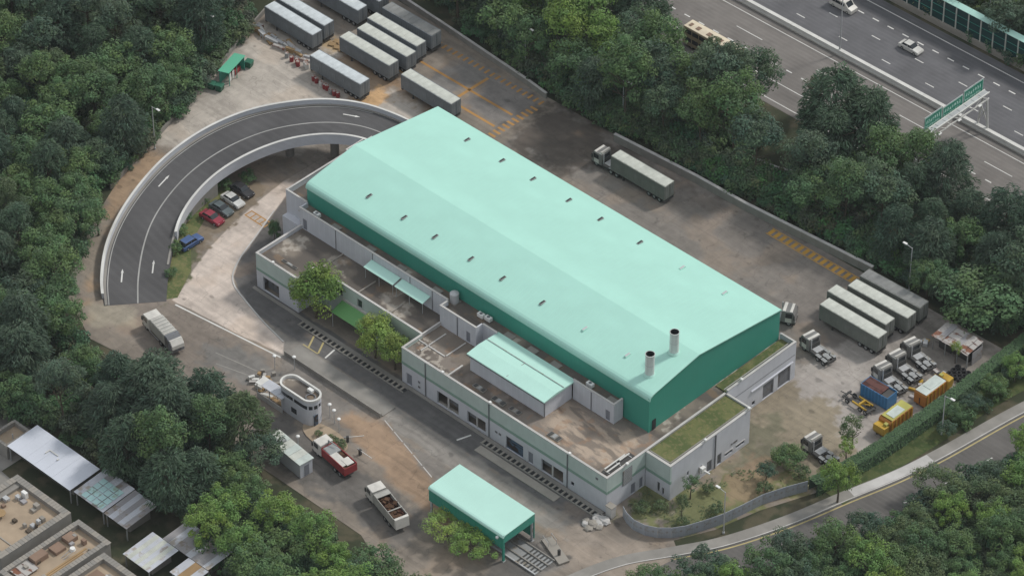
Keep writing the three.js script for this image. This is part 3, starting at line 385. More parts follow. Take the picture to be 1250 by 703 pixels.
  { const tk = pl('water_tank', [cyl(0.75, 0.75, 1.7, 3.7, 10.45, 17.0, 20), cyl(0.75, 0.2, 0.25, 3.7, 11.42, 17.0, 20)], mat.galv, 'round pale water tank on the narrow deck'); obj('tank_base', bx(2.9, 4.5, 9.6, 9.66, 16.2, 17.8), mat.oldConcrete, tk); }
  for (const [x, z, y] of [[-27.3, 17.3, 9.6], [9.5, 16.9, 9.6], [10.9, 16.7, 9.6], [33.2, 17.1, 9.6]]) { const u = pl('air_conditioner', rbx(x - 0.6, x + 0.6, y + 0.12, y + 0.85, z - 0.35, z + 0.35, 0.05), mat.lamp); obj('fan_grille', cyl(0.27, 0.27, 0.03, x, y + 0.86, z, 16), mat.shutter, u); obj('mounting_feet', [bx(x - 0.5, x - 0.4, y, y + 0.12, z - 0.3, z + 0.3), bx(x + 0.4, x + 0.5, y, y + 0.12, z - 0.3, z + 0.3)], mat.chassis, u); }
  for (const x of [-24, -16, -9, -1, 15, 20, 25, 37]) obj('deck_plinth', bx(x, x + 1.8, 9.6, 9.75, 16.5, 17.6), mat.oldConcrete, B);
  for (const [x, z, w, d] of [[17.4, 26.2, 2.4, 0.9], [21.6, 26.3, 2.6, 1], [25.2, 26.2, 2.2, 0.9], [33.6, 26.2, 2.4, 1.1], [-26.2, 26, 3.4, 0.5]]) { const s = pl('roof_hatch', bx(x, x + w, 6.41, 6.62, z, z + d), mat.oldConcrete); for (let k = 0; k < 3; k++) obj('hatch_lid', bx(x + 0.15 + k * w / 3, x + (k + 1) * w / 3 - 0.1, 6.62, 6.7, z + 0.1, z + d - 0.1), k % 2 ? mat.greySteel : mat.chassis, s); }
  { const p = pl('pipe_rack', [bx(45.4, 46.6, 6.41, 6.5, 21.4, 27.6)], mat.chassis, 'dark pipe rack with white pipes by the parapet'); for (const [z0, z1, x] of [[21.8, 24, 45.8], [24.4, 27.3, 46.2], [22.5, 27, 45.5]]) obj('pipe', bar([x, 6.72, z0], [x, 6.72, z1], 0.14, 8), mat.white, p); obj('rack_leg', [22, 24.5, 27].map((z) => bx(45.4, 46.6, 6.5, 6.58, z, z + 0.12)), mat.galv, p); }
  for (const [x0, x1, z0, z1] of [[5.6, 5.8, 21, 26.6], [9.4, 9.6, 20.4, 24.8], [12.8, 13.1, 24.6, 28.2], [3.7, 9.4, 24.9, 25.1]]) obj('roof_pipe', bx(x0, x1, 6.41, 6.56, z0, z1), mat.cap, B);
}
// ---------- drain racks along the facade ----------
for (const [x0, x1, lab] of [[22.5, 47.5, 'ladder-like concrete drain rack along foot of the long annex facade'], [-18.5, 5.5, 'ladder-like drain rack in front of green awning']]) {
  const t = thing('drain_rack', lab, 'drain', [x0, 0, 30]);
  obj('channel_bed', bx(0, x1 - x0, 0.004, 0.03, -0.45, 0.45), mat.dark, t); obj('side_rail', bx(0, x1 - x0, 0.004, 0.18, 0.45, 0.65), mat.oldConcrete, t); obj('side_rail', bx(0, x1 - x0, 0.004, 0.18, -0.6, -0.45), mat.oldConcrete, t);
  for (let x = 0.1; x < x1 - x0 - 0.3; x += 1.0) obj('cross_bar', bx(x, x + 0.34, 0.03, 0.2, -0.449, 0.449), mat.concrete, t);
}

// ---------- curved access ramp ----------
{
  const S = [[-44.6, 49.2, -37.9, 41.1, 0.0], [-48.8, 45.8, -42.3, 36.6, 0.3], [-54.0, 40.1, -47.0, 31.0, 0.9], [-57.8, 33.7, -49.7, 27.1, 1.7], [-60.6, 26.1, -51.4, 22.4, 2.7], [-62.0, 18.6, -52.1, 16.7, 3.7], [-61.6, 10.6, -51.1, 10.6, 4.8], [-59.2, 3.3, -48.6, 4.8, 5.8], [-55.2, -2.5, -45.2, 0.7, 6.6], [-50.5, -7.2, -41.5, -2.0, 7.1], [-45.1, -10.3, -37.9, -3.5, 7.4], [-38.9, -12.0, -34.4, -4.1, 7.5], [-31.5, -12.8, -31.4, -4.2, 7.5]];
  const co = new THREE.CatmullRomCurve3(S.map((s) => new THREE.Vector3(s[0], s[4], s[1]))), ci = new THREE.CatmullRomCurve3(S.map((s) => new THREE.Vector3(s[2], s[4], s[3])));
  const N = 72, O = [], I = []; for (let i = 0; i <= N; i++) { O.push(co.getPoint(i / N)); I.push(ci.getPoint(i / N)); }
  const at = (i, f, dy) => { const p = O[i].clone().lerp(I[i], f); return [p.x, p.y + dy, p.z]; };
  // band of the ramp between two fractions across it, with thickness
  function band(f0, f1, y, th, i0 = 0, i1 = N, low = null) {
    const pos = [], Q = (a, b, c, d) => pos.push(...a, ...b, ...c, ...a, ...c, ...d);
    for (let i = i0; i < i1; i++) {
      const a = at(i, f0, y), b = at(i, f1, y), c = at(i + 1, f1, y), d = at(i + 1, f0, y);
      Q(a, b, c, d);
      if (th) { const dn = (q) => [q[0], low === null ? q[1] - th : Math.max(-0.05, low === 'ground' ? -0.05 : q[1] - th), q[2]], A = dn(a), B = dn(b), C = dn(c), D = dn(d); Q(A, a, d, D); Q(b, B, C, c); Q(D, C, B, A); if (i === i0) Q(A, B, b, a); if (i === i1 - 1) Q(d, c, C, D); }
    }
    const g = new THREE.BufferGeometry(); g.setAttribute('position', new THREE.Float32BufferAttribute(pos, 3)); g.computeVertexNormals();
    // uv in metres: along and across the ramp
    const uv = new Float32Array(pos.length / 3 * 2); for (let i = 0; i < pos.length / 3; i++) { const k = i % 3; uv[2 * i] = pos[3 * i] * 0.7 + pos[3 * i + 1] * 0.5; uv[2 * i + 1] = pos[3 * i + 2] * 0.7 + pos[3 * i + 1] * 0.9; } g.setAttribute('uv', new THREE.BufferAttribute(uv, 2)); return g;
  }
  const t = thing('vehicle_ramp', 'wide curved asphalt ramp rising to the hall with white parapets', 'ramp', [0, 0, 0]);
  const deckM = obj('ramp_deck', band(0.02, 0.98, 0.03, 0.9, 0, N, 'clip'), mat.ramp, t);
  obj('parapet', band(0, 0.032, 1.0, 2.0, 2, N, 'clip'), mat.wall, t); obj('parapet_cap', band(-0.006, 0.036, 1.07, 0.066, 2, N), mat.white, t);
  obj('parapet', band(0.968, 1, 0.95, 2.0, 14, N - 6, 'clip'), mat.wall, t); obj('parapet_cap', band(0.963, 1.006, 1.02, 0.066, 14, N - 6), mat.white, t);
  obj('kerb_strip', band(0.034, 0.075, 0.16, 0.14, 0, N), mat.oldConcrete, t); obj('kerb_strip', band(0.935, 0.966, 0.16, 0.14, 8, N), mat.oldConcrete, t);
  obj('lane_line', band(0.09, 0.105, 0.06, 0, 0, N - 10), mat.rampLine, deckM); obj('lane_line', band(0.53, 0.552, 0.06, 0, 0, N), mat.rampLine, deckM);
  for (const [i, f] of [[7, 0.3], [8, 0.74], [58, 0.3], [26, 0.28]]) { // lane arrows
    const A = O[i].clone().lerp(I[i], f), dir = O[i + 2].clone().sub(O[i]).setY(0).normalize(), nx = -dir.z, nz = dir.x, y = A.y + 0.08, P = (l, s) => { const f2 = l / 2.6; return [A.x + dir.x * l + nx * s, y + (O[i + 2].y - O[i].y) / O[i + 2].distanceTo(O[i]) * l, A.z + dir.z * l + nz * s]; };
    const pos = [...P(-1.6, -0.12), ...P(-1.6, 0.12), ...P(0.6, 0.12), ...P(-1.6, -0.12), ...P(0.6, 0.12), ...P(0.6, -0.12), ...P(0.6, -0.24), ...P(0.6, 0.24), ...P(1.5, 0)]; const g = new THREE.BufferGeometry(); g.setAttribute('position', new THREE.Float32BufferAttribute(pos, 3)); g.computeVertexNormals(); obj('lane_arrow', uvm(g), mat.white, deckM);
  }
  // retaining fill under the low part, piers under the high part
  obj('embankment_wall', band(0.985, 0.999, -0.85, 6, 0, 30, 'ground'), mat.oldConcrete, t); obj('embankment_wall', band(0.001, 0.015, -0.85, 6, 0, 34, 'ground'), mat.oldConcrete, t);
  for (const i of [38, 46, 54, 62]) { const a = at(i, 0.5, -0.85), p = obj('pier', [cyl(0.75, 0.75, a[1], a[0], a[1] / 2, a[2], 20)], mat.oldConcrete, t); const L = O[i].distanceTo(I[i]), ang = Math.atan2(I[i].x - O[i].x, I[i].z - O[i].z), g = bx(-0.6, 0.6, -0.7, 0, -L * 0.32, L * 0.32); g.rotateY(ang); g.translate(a[0], a[1], a[2]); obj('pier_head', uvm(g), mat.oldConcrete, p); }
  // landing beside the hall
  obj('landing', [bx(-37.6, -35.2, 7.0, 7.45, -4.0, 0.4)], mat.roof, t); obj('landing_parapet', [bx(-37.8, -37.6, 6.6, 8.5, -3.4, 0.6), bx(-37.59, -35.2, 6.6, 8.5, 0.42, 0.6)], mat.white, t);
}

// ---------- vehicles; each is built facing +x, its base at the origin ----------
const tyreG = (() => { const p = [[0.28, -0.5], [0.46, -0.5], [0.5, -0.4], [0.5, 0.4], [0.46, 0.5], [0.28, 0.5]].map(([r, y]) => new THREE.Vector2(r, y)); const g = new THREE.LatheGeometry(p, 20); g.rotateX(PI / 2); return g; })();
const rimG = (() => { const g = new THREE.CylinderGeometry(0.3, 0.3, 0.86, 14); g.rotateX(PI / 2); return g; })();
function wheel(t, x, z, d = 1.0, w = 0.32) { const o = obj('wheel', tyreG, mat.tyre, t); o.position.set(x, d / 2, z); o.scale.set(d, d, w); obj('rim', rimG, mat.rim, o); return o; }
// lorry cab: front at x1, 2.3 m deep
function cab(t, x1, paint, h = 2.95, w = 2.45) {
  const c = obj('cab', prof([[x1 - 2.15, 0.75], [x1, 0.6], [x1 + 0.02, 1.5], [x1 - 0.12, 2.3], [x1 - 0.4, h], [x1 - 2.1, h]], w, 0.08), paint, t);
  const ws = bx(-0.03, 0.03, -0.5, 0.5, -w / 2 + 0.2, w / 2 - 0.2); ws.rotateZ(0.24); ws.translate(x1 - 0.1, 2.08, 0); obj('windscreen', ws, mat.glass, c);
  for (const s of [-1, 1]) { obj('side_window', bx(x1 - 1.5, x1 - 0.42, 1.65, 2.55, s * (w / 2) - 0.02, s * (w / 2) + 0.025), mat.glass, c); obj('mirror', rbx(x1 - 0.2, x1 + 0.02, 1.5, 2.3, s * (w / 2 + 0.1) - 0.08, s * (w / 2 + 0.1) + 0.08, 0.03), mat.chassis, c); }
  obj('bumper', bx(x1 - 0.3, x1 + 0.1, 0.42, 0.8, -w / 2, w / 2), mat.chassis, c); obj('grille', bx(x1 - 0.02, x1 + 0.07, 0.95, 1.45, -0.8, 0.8), mat.chassis, c);
  for (const s of [-1, 1]) obj('headlight', bx(x1 - 0.02, x1 + 0.1, 0.84, 1.02, s * 0.95 - 0.18, s * 0.95 + 0.18), mat.lamp, c);
  return c;
}
function tractor(name, label, pos, turn, group, fairing = true, paint = mat.cabWhite) {
  const t = thing(name, label, 'truck', pos, turn, group);
  obj('chassis', [bx(-3.4, 2.7, 0.75, 1.0, -0.5, -0.32), bx(-3.4, 2.7, 0.75, 1.0, 0.32, 0.5), bx(-3.45, -3.3, 0.7, 1.02, -0.9, 0.9), bx(-0.9, -0.7, 0.7, 1, -1.1, 1.1)], mat.chassis, t);
  const c = cab(t, 3, mat.cabGrey, 2.8);
  obj('roof_panel', rbx(0.95, 1.45, 2.79, 2.98, -1.15, 1.15, 0.05), paint, c); obj('sun_visor', rbx(2.15, 2.6, 2.77, 2.95, -1.15, 1.15, 0.05), paint, c); obj('front_panel', bx(2.98, 3.08, 1.05, 1.6, -1.1, 1.1), paint, c); for (const s of [-1, 1]) obj('door_panel', bx(1.45, 2.5, 0.8, 1.6, s * 1.225 - 0.03, s * 1.225 + 0.03), paint, c);
  obj('roof_gap', bx(1.5, 2.1, 2.78, 2.83, -1.0, 1.0), mat.glass, c); obj('rear_window', bx(0.78, 0.87, 1.9, 2.6, -0.8, 0.8), mat.glass, c); obj('rear_panel', bx(0.7, 0.79, 0.9, 1.8, -1.0, 1.0), mat.chassis, c);
  if (fairing) obj('roof_fairing', prof([[0.92, 2.97], [1.4, 2.97], [1.3, 3.15], [0.95, 3.3]], 2.1, 0.03), paint, c);
  for (const s of [-1, 1]) { wheel(t, 2.05, s * 1.02); wheel(t, -1.3, s * 0.95, 1.0, 0.55); wheel(t, -2.6, s * 0.95, 1.0, 0.55); obj('fuel_tank', rbx(-0.6, 0.7, 0.5, 1.05, s * 0.95 - 0.3, s * 0.95 + 0.3, 0.1), s > 0 ? mat.greySteel : mat.chassis, t); obj('mudguard', [bx(-1.85, -0.75, 1.04, 1.1, s * 0.95 - 0.3, s * 0.95 + 0.3), bx(-3.15, -2.05, 1.04, 1.1, s * 0.95 - 0.3, s * 0.95 + 0.3)], mat.greySteel, t); }
  obj('fifth_wheel', [cyl(0.5, 0.5, 0.08, -1.95, 1.16, 0, 18), bx(-2.9, -1.9, 1.05, 1.16, -0.4, 0.4)], mat.greySteel, t); obj('exhaust_stack', bar([0.6, 1, -0.9], [0.6, 3.1, -0.9], 0.09, 8), mat.galv, t); obj('catwalk', bx(-0.6, 0.6, 1.02, 1.08, -0.7, 0.7), mat.galv, t);
  return t;
}
// 12 m container on a skeletal trailer; local x from 0 (front) to 12.19 along the trailer, near side at z = 0, body towards -z
function containerTrailer(name, label, pos, turn, group, roofM, sideM) {
  const t = thing(name, label, 'trailer', pos, turn, group);
  const L = 12.19, W = 2.44, y0 = 1.1, y1 = 3.95, g = [bx(0.03, L - 0.03, y0, y1 - 0.04, -W + 0.06, -0.06)];
  for (let x = 0.35; x < L - 0.3; x += 0.56) g.push(bx(x, x + 0.28, y0 + 0.16, y1 - 0.14, -0.06, -0.018), bx(x, x + 0.28, y0 + 0.16, y1 - 0.14, -W + 0.018, -W + 0.06));
  const c = obj('container', g, sideM, t);
  obj('container_frame', [bx(0, 0.16, y0, y1, -0.16, 0), bx(0, 0.16, y0, y1, -W, -W + 0.16), bx(L - 0.16, L, y0, y1, -0.16, 0), bx(L - 0.16, L, y0, y1, -W, -W + 0.16), bx(0.16, L - 0.16, y0, y0 + 0.14, -0.14, 0.0), bx(0.16, L - 0.16, y1 - 0.12, y1, -0.14, 0), bx(0.16, L - 0.16, y1 - 0.12, y1, -W, -W + 0.14)], sideM, c);
  const rg = [bx(0.02, L - 0.02, y1 - 0.05, y1 + 0.012, -W + 0.15, -0.15)]; for (let x = 0.4; x < L - 0.4; x += 1.22) rg.push(bx(x, x + 0.7, y1 + 0.012, y1 + 0.05, -W + 0.22, -0.22));
  obj('container_roof', rg, roofM, c);
  for (const z of [-W / 4 - 0.02, -3 * W / 4 + 0.02]) { const d = obj('door', bx(L - 0.03, L + 0.03, y0 + 0.1, y1 - 0.14, z - W / 4 + 0.12, z + W / 4 - 0.12), sideM, c); obj('lock_rod', [bx(L + 0.03, L + 0.07, y0 + 0.12, y1 - 0.16, z - 0.22, z - 0.16), bx(L + 0.03, L + 0.07, y0 + 0.12, y1 - 0.16, z + 0.16, z + 0.22)], mat.greySteel, d); }
  obj('chassis', [bx(0.2, L, 0.8, 1.09, -0.95, -0.75), bx(0.2, L, 0.8, 1.09, -W + 0.75, -W + 0.95), bx(0.1, 0.4, 0.8, 1.09, -W, 0), bx(L - 0.4, L - 0.1, 0.75, 1.09, -W, 0), bx(5, 5.2, 0.8, 1.08, -W + 0.1, -0.1), bx(L - 0.2, L, 0.55, 0.7, -W + 0.1, -0.1)], mat.chassis, t);
  for (const z of [-0.32, -W + 0.32]) { for (const x of [L - 3.7, L - 2.5, L - 1.3]) wheel(t, x, z - Math.sign(z + W / 2) * 0.12, 0.95, 0.5); obj('landing_leg', [bx(2.6, 2.75, 0.08, 1.0, z - 0.08, z + 0.08), bx(2.5, 2.85, 0, 0.08, z - 0.15, z + 0.15)], mat.chassis, t); }
  return t;
}
const GR = 'grey container trailers parked in the east row', GT = 'container trailers parked in the north-west bays';
const eastLab = ['grey-green container trailer nearest the depot gable in the east row', 'second grey-green container trailer from the depot gable, east row', 'third container trailer of the east row, palest grey roof', 'dark-roofed container trailer at back of the east row under trees'];
[[41.7, -27.8, 0], [40.4, -31.2, 0.0], [41.9, -34.5, 0.027], [41.7, -37.8, 0.03]].forEach(([x, z, a], i) => containerTrailer('container_trailer', eastLab[i], [x, 0, z], a, GR, i === 3 ? mat.contRoofDark : mat.contRoof, mat.contSideGreen));
const nwLab = ['pale grey container trailer standing alone beside the hall roof tip', 'bluish container trailer closest to ramp, red drums in front', 'container trailer beside timber scrap at the far left of the bays', 'container trailer directly behind the far left one', 'short-showing container trailer at the picture top, near the middle', 'container trailer cut by the top edge, partly hidden', 'front container trailer of the block of four', 'second container trailer of the block of four', 'third container trailer of the block, brightest roof', 'dark grey roofed container trailer at back against boundary wall'];
[[-50.2, -24.6, -0.01, 0], [-65.4, -17.5, 0.012, 1], [-81.5, -22, -0.013, 1], [-82.0, -25.2, 0, 1], [-81.0, -32.4, 0, 1], [-80.2, -36.9, 0, 1], [-65.6, -24.85, 0, 0], [-65.2, -28.75, 0, 0], [-66.1, -32.1, 0, 0], [-66.4, -36.1, 0, 2]].forEach(([x, z, a, k], i) => containerTrailer('container_trailer', nwLab[i], [x, 0, z], a, GT, [mat.contRoof, mat.contRoofBlue, mat.contRoofDark][k], mat.contSideBlue));
// articulated lorry on the north side of the hall
tractor('articulated_tractor', 'white and dark cab coupled to grey trailer north of the hall', [-10.0, 0, -34.2], PI, undefined, true, mat.cabWhite);
containerTrailer('container_trailer', 'long grey trailer coupled behind a cab north of the hall', [-8.7, 0, -32.95], 0, GT, mat.contRoof, mat.contSideGreen).userData.group = 'trailers coupled to cabs';
const TG = 'tractor units without trailers';
tractor('tractor_unit', 'cream-roofed tractor unit beside the grey roller doors', [46.6, 0, -21.9], PI - 0.15, TG, false);
tractor('tractor_unit', 'tractor unit peeking out behind the hall gable corner', [36.3, 0, -24.0], 0.5, TG, false);
tractor('tractor_unit', 'first tractor unit of the row of three, behind blue container', [59.6, 0, -24.1], PI - 0.2, TG);
tractor('tractor_unit', 'middle tractor unit of the row of three', [59.4, 0, -27.9], PI - 0.16, TG);
tractor('tractor_unit', 'last tractor unit of the row of three, nearest the rusty shed', [59.2, 0, -31.7], PI - 0.2, TG);
tractor('tractor_unit', 'lone tractor unit on dry grass near the hedge', [62.6, 0, -3.8], PI - 0.1, TG);
// rigid lorries
{ // rear-loading refuse lorry by the ramp foot
  const t = thing('refuse_truck', 'white and grey refuse compactor truck at the foot of the ramp', 'truck', [-31.4, 0, 47.9], PI - 0.22);
  cab(t, 4.6, mat.cabWhite, 2.75);
  obj('chassis', [bx(-4.4, 4.2, 0.7, 0.98, -0.5, 0.5)], mat.chassis, t);
  const b = obj('compactor_body', rbx(-2.6, 2.2, 1.0, 3.1, -1.22, 1.22, 0.14), mat.bodyGrey, t); for (let k = 0; k < 6; k++) obj('body_rib', [bx(-2.3 + k * 0.8, -2.14 + k * 0.8, 3.09, 3.16, -1.1, 1.1), bx(-2.3 + k * 0.8, -2.14 + k * 0.8, 1.1, 3.0, 1.215, 1.27)], mat.cabWhite, b);
  obj('hopper', prof([[-4.7, 0.9], [-2.62, 0.9], [-2.62, 3.1], [-3.3, 3.15], [-4.5, 2.2]], 2.4, 0.06), mat.shutter, t); obj('hopper_lid', prof([[-4.9, 1.6], [-4.5, 1.6], [-3.9, 2.85], [-4.2, 2.95], [-4.85, 2.2]], 2.2, 0.04), mat.cabWhite, t);
  for (const s of [-1, 1]) { wheel(t, 3.5, s * 1.02); wheel(t, -1.2, s * 0.96, 1, 0.55); wheel(t, -2.5, s * 0.96, 1, 0.55); obj('side_guard', bx(-0.4, 2.6, 0.5, 0.62, s * 1.15 - 0.03, s * 1.15 + 0.03), mat.galv, t); }
}
{ // red grab lorry
  const t = thing('tipper_truck', 'dark red tipper truck with white cab on the gate lane', 'truck', [9.6, 0, 49.5], PI - 0.14);
  cab(t, 4.2, mat.cabWhite, 2.7); obj('chassis', bx(-4.2, 3.8, 0.7, 0.98, -0.5, 0.5), mat.chassis, t);
  const b = obj('tipper_body', [bx(-4.2, 1.8, 1.0, 1.15, -1.22, 1.22), bx(-4.2, 1.8, 1.15, 2.5, 1.12, 1.22), bx(-4.2, 1.8, 1.15, 2.5, -1.22, -1.12), bx(1.7, 1.8, 1.15, 2.6, -1.12, 1.12), bx(-4.2, -4.1, 1.15, 2.4, -1.12, 1.12)], mat.red, t); for (let k = 0; k < 6; k++) obj('body_rib', bx(-3.9 + k * 1.0, -3.75 + k * 1.0, 1.0, 2.45, 1.22, 1.28), mat.red, b);
  obj('load_cover', [bx(-3.6, -0.2, 2.42, 2.5, -1.1, 0.2), bx(-3.9, -2.2, 2.5, 2.56, -0.4, 0.9)], mat.cabWhite, t); obj('grey_hopper', rbx(-0.3, 1.7, 1.2, 2.55, -1.05, 1.05, 0.12), mat.greySteel, t); obj('load', rbx(-4.0, -0.4, 1.15, 2.3, -1.1, 1.1, 0.1), mat.load, t);
  obj('loading_crane', [bar([1.95, 1, 0.3], [1.95, 3.3, 0.3], 0.13, 8), bar([1.95, 3.2, 0.3], [0.4, 3.0, 0.7], 0.1, 8)], mat.greySteel, t);
  for (const s of [-1, 1]) { wheel(t, 3.1, s * 1.02); wheel(t, -1.6, s * 0.96, 1, 0.55); wheel(t, -2.9, s * 0.96, 1, 0.55); }
}
{ // white open lorry with scrap
  const t = thing('skip_truck', 'white open-bodied truck carrying brown waste, nearest the trees', 'truck', [23.4, 0, 51.8], PI - 0.28);
  cab(t, 4.6, mat.cabWhite, 2.75); obj('chassis', bx(-4.4, 4.2, 0.7, 0.98, -0.5, 0.5), mat.chassis, t);
  const b = obj('open_body', [bx(-4.4, 2.1, 1.0, 1.14, -1.25, 1.25), bx(-4.4, 2.1, 1.14, 2.75, 1.15, 1.25), bx(-4.4, 2.1, 1.14, 2.75, -1.25, -1.15), bx(2.0, 2.1, 1.14, 2.8, -1.15, 1.15), bx(-4.4, -4.3, 1.14, 2.6, -1.15, 1.15)], mat.bodyGrey, t); for (let k = 0; k < 7; k++) obj('body_rib', [bx(-4.1 + k * 0.95, -3.97 + k * 0.95, 1.05, 2.7, 1.25, 1.31)], mat.cabWhite, b);
  const q = rng(5), lg = []; for (let k = 0; k < 46; k++) { const s = 0.25 + q() * 0.5, g = bx(-s / 2, s / 2, -s / 3, s / 3, -s / 2, s / 2); g.rotateY(q() * 3); g.rotateX(q() - 0.5); g.translate(-4 + q() * 5, 2.0 + q() * 0.5, (q() - 0.5) * 1.9); lg.push(uvm(g)); } lg.push(bx(-4.28, 1.9, 1.14, 2.05, -1.14, 1.14)); obj('load', lg, mat.load, t);
  obj('cross_beam', [bx(-2.6, -2.4, 2.75, 2.85, -1.25, 1.25), bx(0.9, 1.9, 2.75, 2.85, -1.25, 1.25)], mat.bodyGrey, b); obj('tailgate', prof([[-4.9, 1.0], [-4.42, 1.0], [-4.42, 2.8], [-4.7, 2.7]], 2.4, 0.04), mat.cabWhite, t);
  for (const s of [-1, 1]) { wheel(t, 3.5, s * 1.02); wheel(t, -1.4, s * 0.96, 1, 0.55); wheel(t, -2.7, s * 0.96, 1, 0.55); }
}
// cars
function car(label, pos, turn, color, o = {}) {
  const { L = 4.4, h = 1.45, suv = false, cat = 'car', group, name = 'parked_car' } = o, k = L / 4.4, t = thing(name, label, cat, pos, turn, group);
  const pm = M(...color, 0.3, { metalness: 0.15, map: T.truckdirt });
  const b = obj('body', prof([[-2.15, 0.32], [2.1, 0.3], [2.18, 0.55], [2.05, 0.78], [0.95, 0.92], [-1.75, 0.95], [-2.12, 0.85], [-2.2, 0.5]].map(([x, y]) => [x * k, y]), 1.74, 0.09), pm, t);
  const gp = suv ? [[-2.0, 0.93], [1.0, 0.92], [0.3, h - 0.05], [-1.75, h - 0.05]] : [[-1.75, 0.93], [1.0, 0.91], [0.25, h - 0.05], [-1.15, h - 0.05]];
  obj('windows', prof(gp.map(([x, y]) => [x * k, y]), 1.5, 0.07), mat.glass, b); obj('roof_panel', prof([[gp[3][0] - 0.02, h - 0.07], [gp[2][0] + 0.04, h - 0.07], [gp[2][0] - 0.05, h], [gp[3][0] + 0.1, h]].map(([x, y]) => [x * k, y]), 1.4, 0.05), pm, b);
  for (const s of [-1, 1]) { obj('pillar', [bx((suv ? -0.5 : -0.35) * k, (suv ? -0.38 : -0.23) * k, 0.93, h - 0.06, s * 0.71 - 0.05, s * 0.71 + 0.05)], pm, b); obj('headlight', bx(2.02 * k, 2.2 * k, 0.6, 0.74, s * 0.62 - 0.17, s * 0.62 + 0.17), mat.lamp, b); obj('tail_light', bx(-2.26 * k, -2.1 * k, 0.66, 0.82, s * 0.66 - 0.14, s * 0.66 + 0.14), mat.red, b); wheel(t, 1.35 * k, s * 0.78, 0.64, 0.22); wheel(t, -1.32 * k, s * 0.78, 0.64, 0.22); obj('mirror', rbx(0.62 * k, 0.8 * k, 0.95, 1.1, s * 0.95 - 0.1, s * 0.95 + 0.1, 0.03), pm, b); }
  return t;
}
const CG = 'cars parked beside the ramp';
car('black and white saloon, rearmost of parked row under the ramp', [-49.7, 0, 13.4], 0.0, [0.05, 0.05, 0.055], { group: CG });
car('white saloon in the parked row by the ramp', [-48.9, 0, 16.3], -0.02, [0.66, 0.67, 0.66], { group: CG });
car('dark grey-green car between the white and red ones', [-48.6, 0, 19.2], 0.03, [0.12, 0.15, 0.16], { group: CG });
car('maroon red car, front of the parked row', [-48.0, 0, 21.9], 0.05, [0.32, 0.04, 0.065], { group: CG });
car('blue estate car parked apart from the row at the path edge', [-45.8, 0, 28.7], PI / 2, [0.07, 0.13, 0.3], { group: CG, suv: true, h: 1.6 });
car('white taxi-like saloon driving on the far carriageway', [5.3, -0.02, -95.1], 0.0, [0.68, 0.68, 0.66], { name: 'passing_car' });
{ // white van on the highway, cut by the frame
  const t = thing('passing_van', 'white van on the far carriageway at the top edge', 'van', [-11.3, -0.02, -96.4], 0);
  const b = obj('body', prof([[-2.5, 0.35], [2.45, 0.32], [2.5, 0.95], [1.7, 1.25], [0.95, 2.05], [-2.4, 2.1], [-2.5, 1.9]], 1.85, 0.09), mat.cabWhite, t); const ws = bx(-0.02, 0.02, -0.5, 0.5, -0.72, 0.72); ws.rotateZ(0.72); ws.translate(1.42, 1.68, 0); obj('windscreen', ws, mat.glass, b); for (const s of [-1, 1]) { for (const [a, c] of [[0.1, 0.95], [-1.1, 0], [-2.2, -1.2]]) obj('side_window', bx(a, c, 1.3, 1.85, s * 0.925 - 0.02, s * 0.925 + 0.03), mat.glass, b); wheel(t, 1.6, s * 0.82, 0.66, 0.22); wheel(t, -1.6, s * 0.82, 0.66, 0.22); } obj('bonnet_line', bx(-2.53, -2.48, 0.9, 1.9, -0.7, 0.7), mat.glass, b);
}
{ // double deck coach seen over the trees
  const t = thing('city_bus', 'cream-roofed bus on the near carriageway behind the trees', 'bus', [-18.6, -0.02, -69.9], PI);
  const b = obj('body', rbx(-6, 6, 0.45, 4.1, -1.25, 1.25, 0.12), M(0.45, 0.36, 0.24, 0.45, { map: T.truckdirt }), t); obj('roof', rbx(-5.9, 5.9, 4.08, 4.2, -1.18, 1.18, 0.05), M(0.72, 0.64, 0.5, 0.6, { map: T.truckdirt }), b);
  for (const [x, w] of [[-4.6, 1], [-2.2, 0.8], [0.4, 0.8], [2.9, 0.8], [4.7, 0.6]]) obj('roof_hatch', rbx(x, x + w, 4.2, 4.3, -0.6, 0.3, 0.04), mat.brick, b);
  for (const s of [-1, 1]) { for (const y of [1.3, 2.95]) for (let k = 0; k < 7; k++) obj('window', bx(-5.6 + k * 1.6, -4.2 + k * 1.6, y, y + 0.85, s * 1.25 - 0.02, s * 1.25 + 0.02), mat.glass, b); wheel(t, 3.9, s * 1.05); wheel(t, -3.6, s * 1.05); }
  obj('windscreen', [bx(5.98, 6.03, 1.2, 2.3, -1.05, 1.05), bx(5.98, 6.03, 2.8, 3.8, -1.05, 1.05)], mat.glass, b); obj('rear_window', bx(-6.03, -5.98, 2.8, 3.7, -1.0, 1.0), mat.glass, b);
}
